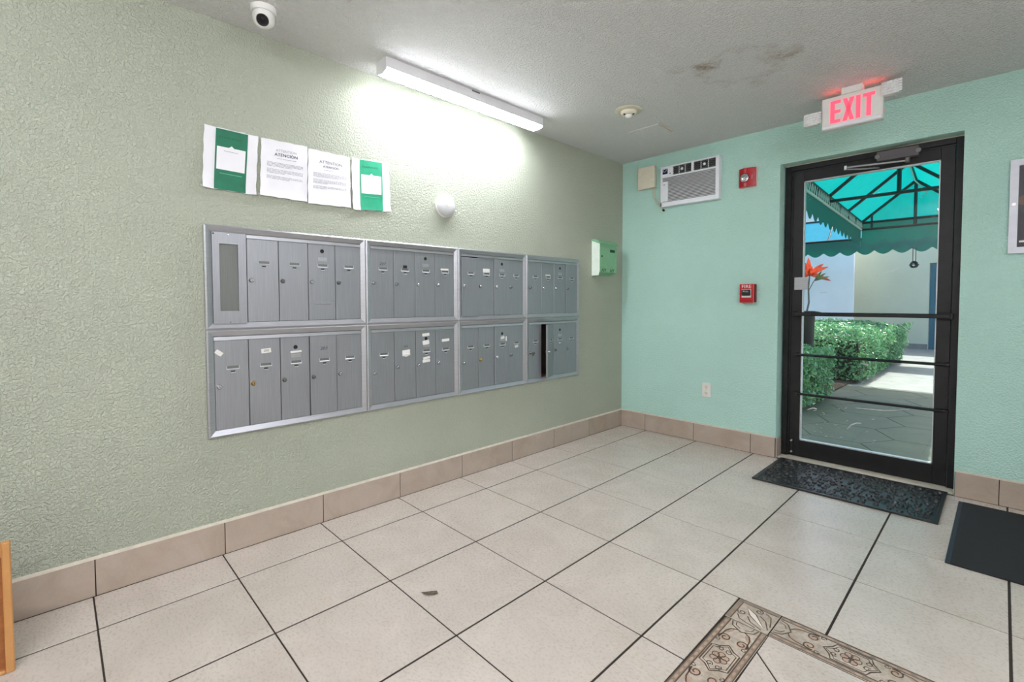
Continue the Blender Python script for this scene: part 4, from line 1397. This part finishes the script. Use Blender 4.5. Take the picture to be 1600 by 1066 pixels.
for k in range(26):
    u, v = R.uniform(0.08, 0.60), R.uniform(0.03, 0.16)
    a = R.uniform(-0.5, 0.9)
    l = R.uniform(0.004, 0.02)
    p = px2(u, v)
    smear([p, (p[0] + l * math.cos(a), p[1] + l * math.sin(a))], R.uniform(0.001, 0.0024))
obj('glass_scratch', mb, 'smear', door, fix=False)['kind'] = 'stuff'
# push bar and two guard rods
pb = obj('push_bar', MB().box(1.425, 2.275, 0.062, 0.084, 1.060, 1.087, 0.004), 'black_alu', door)
for (p, q) in ((1.412, 1.452), (2.225, 2.288)):
    obj('bar_bracket', MB().box(p, q, 0.066, LY0, 1.054, 1.092, 0.003), 'black_alu', pb)
for zz in (0.773, 0.484):
    rd = obj('guard_rod', MB().tube([(1.438, LY0 - 0.014, zz), (2.262, LY0 - 0.014, zz)], 0.0095, 10), 'black_alu', door, True)
    for xx in (1.434, 2.266):
        obj('rod_flange', MB().lathe([(0.0, 0.026), (0.011, 0.024), (0.015, 0.004), (0.015, 0.0)], (xx, LY0, zz), (0, -1, 0), 14), 'black_alu', rd, True)
pv = obj('pivot_block', MB().box(1.400, 1.424, LY0 - 0.008, LY0, 0.030, 0.135, 0.004), 'black_alu', door)
for zz in (0.128, 0.044):
    obj('pivot_screw', MB().lathe([(0, 0.002), (0.004, 0.002), (0.0085, 0.003), (0.010, 0.0)], (1.412, LY0 - 0.008, zz), (0, -1, 0), 14), 'chrome', pv, True)
obj('door_label', MB().box(1.412, 1.500, LY0 - 0.003, LY0 - 0.0002, 1.252, 1.342), 'alu_rail', door)
dc = obj('door_closer', MB().box(1.895, 2.108, 0.045, LY0, 2.078, 2.142, 0.006, 2), None, door)
M['closer'] = plain('grey painted closer', srgb(92, 88, 92), 0.45, 0.3)
dc.data.materials.append(M['closer'])
for xx in (1.900, 2.104):
    obj('closer_cap', MB().lathe([(0.0, 0.004), (0.014, 0.003), (0.016, 0.0)], (xx, 0.045, 2.108), (0, -1, 0), 14), 'alu_dark', dc, True)
obj('closer_spindle', MB().lathe([(0.014, 0.0), (0.014, 0.026), (0.010, 0.030), (0.0, 0.031)], (2.050, 0.072, 2.078), (0, 0, -1), 14), 'alu_dark', dc, True)
el = (1.742, -0.035, 2.056)
obj('closer_arm', MB().tube([(2.050, 0.070, 2.060), el], 0.006, 8), 'alu_rail', dc, True)
obj('closer_arm', MB().tube([(el[0], el[1], 2.044), (1.82, 0.030, 2.044), (1.88, 0.085, 2.050), (1.90, LY0, 2.052)], 0.005, 8), 'alu_rail', dc, True)
obj('arm_elbow', MB().lathe([(0.0, 0.012), (0.010, 0.010), (0.010, -0.016), (0.0, -0.018)], el, (0, 0, 1), 14), 'chrome', dc, True)
struct(obj('trim_2', MB().box(DX0 + 0.0105, DX1 - 0.001, 0.012, DY + 0.10, -0.002, 0.010, 0.002), 'caulk'))

# ---------------------------------------------------------------- mats and small floor things
mt = thing('rubber_door_mat', 'black moulded rubber doormat with pebble relief at the door', 'doormat', (1.83, -0.25, 0))
MX0, MX1, MYa, MYb = 1.370, 2.290, -0.575, 0.008
obj('mat_base', MB().box(MX0, MX1, MYa, MYb, 0.0, 0.006, 0.002), 'rubber', mt)
rim = MB()
for bx in ((MX0, MX1, MYa, MYa + 0.018), (MX0, MX1, MYb - 0.014, MYb), (MX0, MX0 + 0.018, MYa + 0.018, MYb - 0.014), (MX1 - 0.018, MX1, MYa + 0.018, MYb - 0.014)):
    rim.box(*bx, 0.005, 0.0115, 0.0015)
obj('mat_rim', rim, 'rubber', mt)
peb = MB()
rr = random.Random(11)
spots = []
for _ in range(5200):
    x, y = rr.uniform(MX0 + 0.032, MX1 - 0.032), rr.uniform(MYa + 0.032, MYb - 0.028)
    r = rr.uniform(0.013, 0.024)
    if all((x - a) ** 2 + (y - c) ** 2 > (r + s + 0.002) ** 2 for a, c, s in spots[-1400:]):
        spots.append((x, y, r))
for x, y, r in spots:
    n = 8
    ph = rr.uniform(0, 6)
    ex_ = rr.uniform(0.75, 1.2)
    ring = lambda f, z: [peb.bm.verts.new((x + r * f * ex_ * math.cos(ph + 2 * math.pi * k / n), y + r * f / ex_ * math.sin(ph + 2 * math.pi * k / n), z)) for k in range(n)]
    a, c, d_ = ring(1.0, 0.0058), ring(0.80, 0.0150), ring(0.46, 0.0150)
    e_ = ring(0.30, 0.0075)
    for k in range(n):
        q = (k + 1) % n
        peb.bm.faces.new([a[k], a[q], c[q], c[k]])
        peb.bm.faces.new([c[k], c[q], d_[q], d_[k]])
        peb.bm.faces.new([d_[k], d_[q], e_[q], e_[k]])
    peb.bm.faces.new(e_)
obj('pebble_relief', peb, 'rubber', mt)['kind'] = 'stuff'

cmx = thing('carpet_mat', 'flat charcoal carpet mat beside the skirting under the poster', 'doormat', (2.95, -0.56, 0))
obj('carpet_pad', MB().box(2.362, 3.80, -1.035, -0.105, 0.0, 0.007, 0.002), 'carpet', cmx)
obj('edge_strip', MB().box(2.345, 2.385, -1.035, -0.105, 0.0, 0.0058, 0.0015), 'carpet_edge', cmx)

# scrap of dry leaf
mb = MB()
lp = [(-0.030, -0.012), (-0.012, 0.000), (0.002, 0.016), (0.012, 0.034), (0.026, 0.030), (0.022, 0.014), (0.012, -0.004), (-0.010, -0.014)]
mb.poly([(0.926 + x, -2.812 + y, 0.001 + 0.006 * abs(math.sin(7 * i))) for i, (x, y) in enumerate(lp)], (0, 0, 0.0012))
tag(obj('dry_leaf', mb, 'leafdebris'), 'small dry brown leaf lying on a floor tile', 'leaf')

# thin framed board standing on the floor by the skirting
wc = thing('framed_board', 'brown hardboard panel in a light wood frame standing by the skirting', 'board', (0.33, -4.3, 0))
wx0, wx1, wy0, wy1, wz = 0.318, 0.342, -4.62, -3.976, 0.417
for nm, bx in (('side_rail', (wx0, wx1, wy1 - 0.020, wy1, 0.0, wz)), ('side_rail', (wx0, wx1, wy0, wy0 + 0.020, 0.0, wz)), ('top_rail', (wx0, wx1, wy0 + 0.020, wy1 - 0.020, wz - 0.046, wz)), ('bottom_rail', (wx0, wx1, wy0 + 0.020, wy1 - 0.020, 0.0, 0.012))):
    obj(nm, MB().box(*bx, 0.003), 'wood', wc)
obj('recessed_panel', MB().box(wx0 + 0.004, wx1 - 0.014, wy0 + 0.020, wy1 - 0.020, 0.012, wz - 0.046), 'wood_brown', wc)
for yy in (wy0 + 0.12, wy0 + 0.02):
    obj('back_prop', MB().poly([(wx0, yy, 0.30), (wx0, yy, 0.0), (wx0 - 0.16, yy, 0.0)], (0, 0.015, 0)), 'wood', wc)
sk = obj('barcode_sticker', MB().box(wx1 - 0.0142, wx1 - 0.0134, wy1 - 0.075, wy1 - 0.040, 0.014, 0.092), 'label', wc)
mb = MB()
for k in range(14):
    mb.box(wx1 - 0.0135, wx1 - 0.0130, wy1 - 0.056, wy1 - 0.046, 0.022 + k * 0.0044, 0.022 + k * 0.0044 + (0.001 + 0.0018 * ((k * 7) % 3) / 2))
obj('barcode_lines', mb, 'ink', sk)

# ---------------------------------------------------------------- outside the door
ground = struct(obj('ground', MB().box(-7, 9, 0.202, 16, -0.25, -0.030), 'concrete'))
# stamped walk right outside, six sided slabs, coloured dark up to the canopy's shadow edge
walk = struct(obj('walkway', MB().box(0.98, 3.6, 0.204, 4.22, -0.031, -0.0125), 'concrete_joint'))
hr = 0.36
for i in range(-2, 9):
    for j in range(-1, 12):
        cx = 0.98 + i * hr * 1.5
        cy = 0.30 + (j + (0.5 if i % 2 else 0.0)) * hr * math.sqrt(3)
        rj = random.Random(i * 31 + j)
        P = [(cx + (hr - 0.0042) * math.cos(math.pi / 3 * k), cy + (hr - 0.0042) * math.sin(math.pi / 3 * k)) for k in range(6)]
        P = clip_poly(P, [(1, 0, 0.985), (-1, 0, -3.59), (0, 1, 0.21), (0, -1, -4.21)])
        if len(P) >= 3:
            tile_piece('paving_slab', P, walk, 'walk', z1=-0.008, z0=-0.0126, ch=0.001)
struct(obj('soil_bed', MB().box(-4.0, 0.965, 0.9, 8.5, -0.031, 0.0), 'soil'))

def hedge(label, x0, x1, y0, y1, z1, nleaf, seedv, flare=0.06):
    rr = random.Random(seedv)
    root = thing('hedge', label, 'hedge', ((x0 + x1) / 2, (y0 + y1) / 2, 0), 'clipped hedges by the walk')
    mb = MB()
    mb.box(x0 + 0.05, x1 - 0.05, y0 + 0.06, y1 - 0.05, 0.0, z1 - 0.05)
    bmesh.ops.subdivide_edges(mb.bm, edges=list(mb.bm.edges), cuts=5, use_grid_fill=True)
    for v in mb.bm.verts:
        if v.co.z > z1 - 0.1:
            v.co.z -= 0.24 * max(0.0, 1 - (v.co.y - y0) / 0.8) ** 2 + 0.14 * max(0.0, 1 - (x1 - v.co.x) / 0.45) ** 2
        if v.co.z > 0.02:
            v.co += Vector((rr.uniform(-1, 1), rr.uniform(-1, 1), rr.uniform(-1, 1))) * 0.02
    obj('twig_core', mb, 'hedge_core', root)
    verts, faces = [], []
    areas = [('top', (x1 - x0) * (y1 - y0)), ('front', (x1 - x0) * z1), ('right', (y1 - y0) * z1)]
    tot = sum(a for _, a in areas)
    for kind, a in areas:
        for _ in range(int(nleaf * a / tot)):
            u, v, d = rr.random(), rr.random(), rr.uniform(-0.07, 0.035)
            lump = 0.03 * math.sin(u * 17 + seedv) * math.sin(v * 11)
            if kind == 'top':
                df, dr = (y1 - y0) * v, (x1 - x0) * (1 - u)
                dip = 0.22 * max(0.0, 1 - df / 0.8) ** 2 + 0.14 * max(0.0, 1 - dr / 0.45) ** 2
                p = Vector((x0 + (x1 - x0) * u, y0 + df, z1 + d + lump - dip)); nrm = Vector((0, -0.3 * max(0.0, 1 - df / 0.8), 1))
            elif kind == 'front':
                p = Vector((x0 + (x1 - x0) * u, y0 - d - lump, 0.03 + (z1 - 0.03) * v)); nrm = Vector((0, -1, 0.35))
            else:
                zz = 0.03 + (z1 - 0.03) * v
                p = Vector((x1 + d + lump + flare * (zz / z1), y0 + (y1 - y0) * u, zz)); nrm = Vector((1, 0, 0.35))
            nn = (nrm + Vector((rr.uniform(-1, 1), rr.uniform(-1, 1), rr.uniform(-1, 1))) * 0.9).normalized()
            tdir = nn.cross(Vector((rr.uniform(-1, 1), rr.uniform(-1, 1), rr.uniform(-1, 1)))).normalized()
            b2 = nn.cross(tdir)
            L, Wd = rr.uniform(0.022, 0.040), rr.uniform(0.009, 0.015)
            k = len(verts)
            verts += [p - tdir * L, p + b2 * Wd + nn * 0.003, p + tdir * L, p - b2 * Wd + nn * 0.003]
            faces += [(k, k + 1, k + 2), (k, k + 2, k + 3)]
    me = bpy.data.meshes.new('hedge_leaves')
    me.from_pydata([tuple(v) for v in verts], [], faces)
    o = obj('hedge_leaves', me, 'hedge', root)
    o['kind'] = 'stuff'
    return root
hedge('short clipped hedge right beside the glass door', -0.9, 1.02, 1.85, 3.00, 0.63, 15000, 5, 0.03)
hedge('long clipped hedge with sunlit top along the walk', -2.2, 1.10, 4.42, 8.15, 0.74, 26000, 6, 0.12)

# planter with a red leaved plant
px0, py0 = 0.60, 3.62
pp = thing('potted_plant', 'red leaved plant in a tall black planter behind the hedge', 'plant', (px0, py0, 0))
obj('planter', MB().lathe([(0.0, 0.0), (0.085, 0.0), (0.105, 0.98), (0.115, 1.0), (0.115, 1.03), (0.095, 1.03), (0.090, 0.98), (0.0, 0.98)], (px0, py0, 0), (0, 0, 1), 20), 'pot', pp, True)
obj('stem', MB().tube([(px0, py0, 0.98), (px0 + 0.03, py0, 1.15), (px0 + 0.02, py0, 1.35), (px0 + 0.035, py0 - 0.01, 1.52)], [0.012, 0.011, 0.010, 0.009], 8), 'stem', pp, True)
obj('stem', MB().tube([(px0 + 0.02, py0, 1.30), (px0 + 0.08, py0 - 0.02, 1.42), (px0 + 0.13, py0 - 0.03, 1.50)], 0.006, 6), 'stem', pp, True)
def leaf(base, d, L, w, mat, nm='leaf'):
    d = Vector(d).normalized()
    s = d.cross(Vector((0.3, -1, 0.2))).normalized()
    n = s.cross(d)
    mb = MB()
    rows = []
    for k in range(7):
        t = k / 6
        ww = w * math.sin(math.pi * (0.06 + 0.94 * t)) ** 0.8 if k < 6 else 0.0005
        c = Vector(base) + d * L * t + Vector((0, 0, -0.18 * L * t * t))
        rows.append([mb.bm.verts.new(c - s * ww + n * ww * 0.25), mb.bm.verts.new(c), mb.bm.verts.new(c + s * ww + n * ww * 0.25)])
    for a, c in zip(rows, rows[1:]):
        for q in (0, 1):
            mb.bm.faces.new([a[q], a[q + 1], c[q + 1], c[q]])
    return obj(nm, mb, mat, pp, True)
top = (px0 + 0.035, py0 - 0.01, 1.52)
for k in range(11):
    a = -2.2 + 4.4 * k / 10
    leaf(top, (math.sin(a) * 0.9, -0.35 + 0.5 * ((k * 5) % 3 - 1), math.cos(a) * 0.8 + 0.35), 0.20 + 0.05 * ((k * 7) % 3), 0.026, 'leaf_red')
for dvec in ((0.7, -0.1, 0.7), (0.9, 0, 0.45), (0.5, -0.2, 0.9)):
    leaf((px0 + 0.10, py0 - 0.02, 1.44), dvec, 0.19, 0.016, 'leaf_olive')
leaf((px0 + 0.06, py0, 1.02), (0.9, -0.2, -0.05), 0.22, 0.016, 'leaf_olive')

# canopy over the walk
def cpos(y):            # its middle line drifts away from the wall's square
    return 1.825 - 0.048 * y
HWC = 0.625
ZE, ZL, ZR = 2.355, 2.245, 2.875
cn = thing('walkway_canopy', 'teal fabric canopy on a dark steel frame outside the door', 'canopy', (1.8, 0.25, 0))
CY0, CY1 = 0.24, 5.05
def C3(side, y, z):
    return Vector((cpos(y) + side * HWC, y, z))
for s in (-1, 1):
    mb = MB()
    N = 8
    a = [mb.bm.verts.new(C3(s, CY0 + (CY1 - CY0) * k / N, ZE + 0.02)) for k in range(N + 1)]
    c = [mb.bm.verts.new((cpos(CY0 + (CY1 - CY0) * k / N), CY0 + (CY1 - CY0) * k / N, ZR + 0.025)) for k in range(N + 1)]
    for k in range(N):
        mb.bm.faces.new([a[k], a[k + 1], c[k + 1], c[k]])
    obj('roof_panel', mb, 'teal', cn)
    obj('eave_rail', MB().tube([C3(s, CY0, ZE), C3(s, CY1, ZE)], 0.017, 8), 'frame_steel', cn, True)
    obj('lower_rail', MB().tube([C3(s, CY0, ZL), C3(s, CY1, ZL)], 0.013, 8), 'cord', cn, True)
    # upright fabric band between the rails, then the scalloped valance
    def curtain(z_of, name, zt_):
        mb = MB()
        NN = 240
        top_ = []; bot = []
        for k in range(NN + 1):
            y = CY0 + (CY1 - CY0) * k / NN
            top_.append(mb.bm.verts.new(C3(s * 1.018, y, zt_)))
            bot.append(mb.bm.verts.new(C3(s * 1.018, y, z_of(y))))
        for k in range(NN):
            mb.bm.faces.new([top_[k], bot[k], bot[k + 1], top_[k + 1]])
        obj(name, mb, 'teal_dark', cn)
    curtain(lambda y: ZL - 0.18 - 0.07 * abs(math.sin(math.pi * (y - CY0) / 0.26)), 'valance', ZE + 0.02)
    mb = MB()
    n = 44
    for k in range(n):
        ya, yb = CY0 + (CY1 - CY0) * k / n, CY0 + (CY1 - CY0) * (k + 1) / n
        mb.tube([C3(s * 0.985, ya, ZE - 0.01), C3(s * 0.985, yb, ZL)], 0.004, 4, False)
        mb.tube([C3(s * 0.985, yb, ZL), C3(s * 0.985, yb, ZE - 0.01)], 0.003, 4, False)
    obj('lacing_cord', mb, 'cord', cn)
    for y in (0.27, 1.3, 1.9, 2.55, 3.2, 3.8, 4.4, 5.02):
        obj('eave_strut', MB().tube([C3(s, y, ZE), C3(s, y, ZL)], 0.016, 6), 'frame_steel', cn)
    for y in (0.27, 1.3, 2.55, 3.8, 5.02):
        obj('rafter', MB().tube([C3(s, y, ZE), (cpos(y), y, ZR)], 0.020, 8), 'frame_steel', cn, True)
obj('ridge_tube', MB().tube([(cpos(CY0), CY0, ZR), (cpos(CY1), CY1, ZR)], 0.020, 8), 'frame_steel', cn, True)
for y, zz in ((2.55, 2.30), (5.02, ZE - 0.01), (5.02, ZL)):
    obj('tie_tube', MB().tube([C3(-1, y, zz), C3(1, y, zz)], 0.018, 8), 'frame_steel', cn, True)
for y, zz in ((2.55, 2.30), (5.02, ZL)):
    obj('king_post', MB().tube([(cpos(y), y, zz), (cpos(y), y, ZR)], 0.020, 8), 'frame_steel', cn, True)
for dx in (-0.50, ):
    obj('gable_strut', MB().tube([(cpos(5.02) + dx, 5.02, ZL), (cpos(5.02) + dx, 5.02, ZR - 0.40)], 0.014, 8), 'frame_steel', cn, True)
gbm = MB()
gbm.raw([C3(-1, CY1, ZE), C3(1, CY1, ZE), (cpos(CY1), CY1, ZR + 0.02)], [[0, 1, 2]])
obj('gable_panel', gbm, 'teal', cn)
mb = MB()
NN = 60
ta_, tb_ = [], []
for k in range(NN + 1):
    t = -1 + 2 * k / NN
    ta_.append(mb.bm.verts.new(C3(t, CY1 + 0.006, ZE)))
    tb_.append(mb.bm.verts.new(C3(t, CY1 + 0.006, ZL - 0.16 - 0.07 * abs(math.sin(math.pi * 2.5 * (t + 1))))))
for k in range(NN):
    mb.bm.faces.new([ta_[k], tb_[k], tb_[k + 1], ta_[k + 1]])
obj('front_valance', mb, 'teal_dark', cn)
for s in (-1, 1):
    for y in (0.30, 5.02):
        obj('canopy_leg', MB().tube([C3(s, y, ZL), C3(s, y, -0.03)], 0.020, 8), 'frame_steel', cn, True) if s > 0 else None
mb = MB()
mb.tube([(cpos(3.8), 3.8, ZR - 0.03), (cpos(4.4) + 0.02, 4.4, ZR - 0.12), (cpos(4.9) + 0.05, 4.9, ZR - 0.10), (cpos(5.0) + 0.12, 5.0, ZR - 0.20), (cpos(5.0) + 0.06, 5.0, ZR - 0.26)], 0.008, 6)
obj('loose_cable', mb, 'cord', cn, True)

# second canopy crossing behind it
c2 = thing('cross_canopy', 'blue teal canopy with scalloped valance crossing beyond the walk', 'canopy', (0.5, 8.0, 0))
QY0, QY1, QZ, QR = 7.40, 8.40, 2.36, 2.84
QX0, QX1 = -3.2, 4.2
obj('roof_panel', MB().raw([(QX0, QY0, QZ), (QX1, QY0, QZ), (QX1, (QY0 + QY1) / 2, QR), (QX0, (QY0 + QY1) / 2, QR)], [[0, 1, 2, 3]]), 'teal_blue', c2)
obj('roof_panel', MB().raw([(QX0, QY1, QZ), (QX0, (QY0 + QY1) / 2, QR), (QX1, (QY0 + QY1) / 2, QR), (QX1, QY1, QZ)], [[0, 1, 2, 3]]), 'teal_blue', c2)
for yy in (QY0, QY1):
    mb = MB()
    NN = 300
    t_, b_ = [], []
    for k in range(NN + 1):
        x = QX0 + (QX1 - QX0) * k / NN
        t_.append(mb.bm.verts.new((x, yy, QZ)))
        b_.append(mb.bm.verts.new((x, yy - 0.004, QZ - 0.15 - 0.085 * abs(math.sin(math.pi * x / 0.30)))))
    for k in range(NN):
        mb.bm.faces.new([t_[k], b_[k], b_[k + 1], t_[k + 1]])
    obj('valance', mb, 'teal_dark', c2)
    obj('eave_tube', MB().tube([(QX0, yy, QZ), (QX1, yy, QZ)], 0.02, 8), 'frame_steel', c2, True)
obj('ridge_tube', MB().tube([(QX0, (QY0 + QY1) / 2, QR), (QX1, (QY0 + QY1) / 2, QR)], 0.02, 8), 'frame_steel', c2, True)
for xx in (-3.1, 4.1):
    for yy in (QY0, QY1):
        obj('canopy_leg', MB().tube([(xx, yy, QZ), (xx, yy, -0.03)], 0.022, 8), 'frame_steel', c2, True)
for xx in (-2, -1, 0, 1, 2, 3):
    obj('rafter', MB().tube([(xx, QY0, QZ), (xx, (QY0 + QY1) / 2, QR), (xx, QY1, QZ)], 0.016, 6), 'frame_steel', c2)

# hanging lantern
hx, hy, hz = 1.262, 8.15, 1.862
hl = thing('hanging_lantern', 'round black lantern hanging on two thin rods outside', 'lantern', (hx, hy, hz))
for s in (-1, 1):
    obj('hanger_rod', MB().tube([(hx + s * 0.022, hy, hz + 0.04), (hx + s * 0.022, hy, QZ + 0.20)], 0.006, 6), 'iron', hl)
obj('lantern_body', MB().lathe([(0.0, 0.075), (0.028, 0.070), (0.056, 0.040), (0.068, 0.0), (0.058, -0.040), (0.034, -0.060), (0.0, -0.064)], (hx, hy, hz), (0, 0, 1), 20), 'iron', hl, True)
obj('lantern_glass', MB().lathe([(0.024, 0.0), (0.022, 0.012), (0.0, 0.020)], (hx, hy - 0.058, hz - 0.005), (0, -1, 0), 16), 'lantern_glass', hl, True)
obj('lantern_band', MB().lathe([(0.068, 0.012), (0.080, 0.0), (0.068, -0.012)], (hx, hy, hz), (0, 0, 1), 20), 'iron', hl, True)

# facing buildings
wb = thing('white_building', 'white stucco building wall behind the long hedge', 'building', (-2, 10.5, 0))
obj('wall', MB().box(-6.5, -0.13, 10.5, 10.62, -0.03, 4.2), 'ext_white', wb)
bb = thing('beige_building', 'beige stucco building wall with petrol blue door at the end of the walk', 'building', (1, 12.0, 0))
obj('wall', MB().box(-6.5, 1.20, 11.62, 12.2, -0.03, 4.2), 'ext_beige', bb)
obj('wall', MB().box(2.16, 8.5, 11.62, 12.2, -0.03, 4.2), 'ext_beige', bb)
obj('wall', MB().box(1.20, 2.16, 11.62, 12.2, 2.09, 4.2), 'ext_beige', bb)
bdx = obj('entrance_door', MB().box(1.205, 2.155, 11.70, 11.75, -0.03, 2.085, 0.004), 'blue_door', bb)
for (p, q) in ((1.30, 1.62), (1.74, 2.06)):
    for (r, s) in ((0.15, 0.95), (1.10, 1.95)):
        obj('door_panel', MB().box(p, q, 11.685, 11.70, r, s, 0.006), 'blue_door', bdx)
obj('door_knob', MB().lathe([(0.012, 0.0), (0.012, 0.03), (0.030, 0.045), (0.028, 0.065), (0.0, 0.075)], (2.09, 11.70, 1.0), (0, -1, 0), 14), 'chrome', bdx, True)
obj('wall_plinth', MB().box(-6.5, 1.20, 11.60, 11.62, -0.03, 0.10), 'concrete', bb)
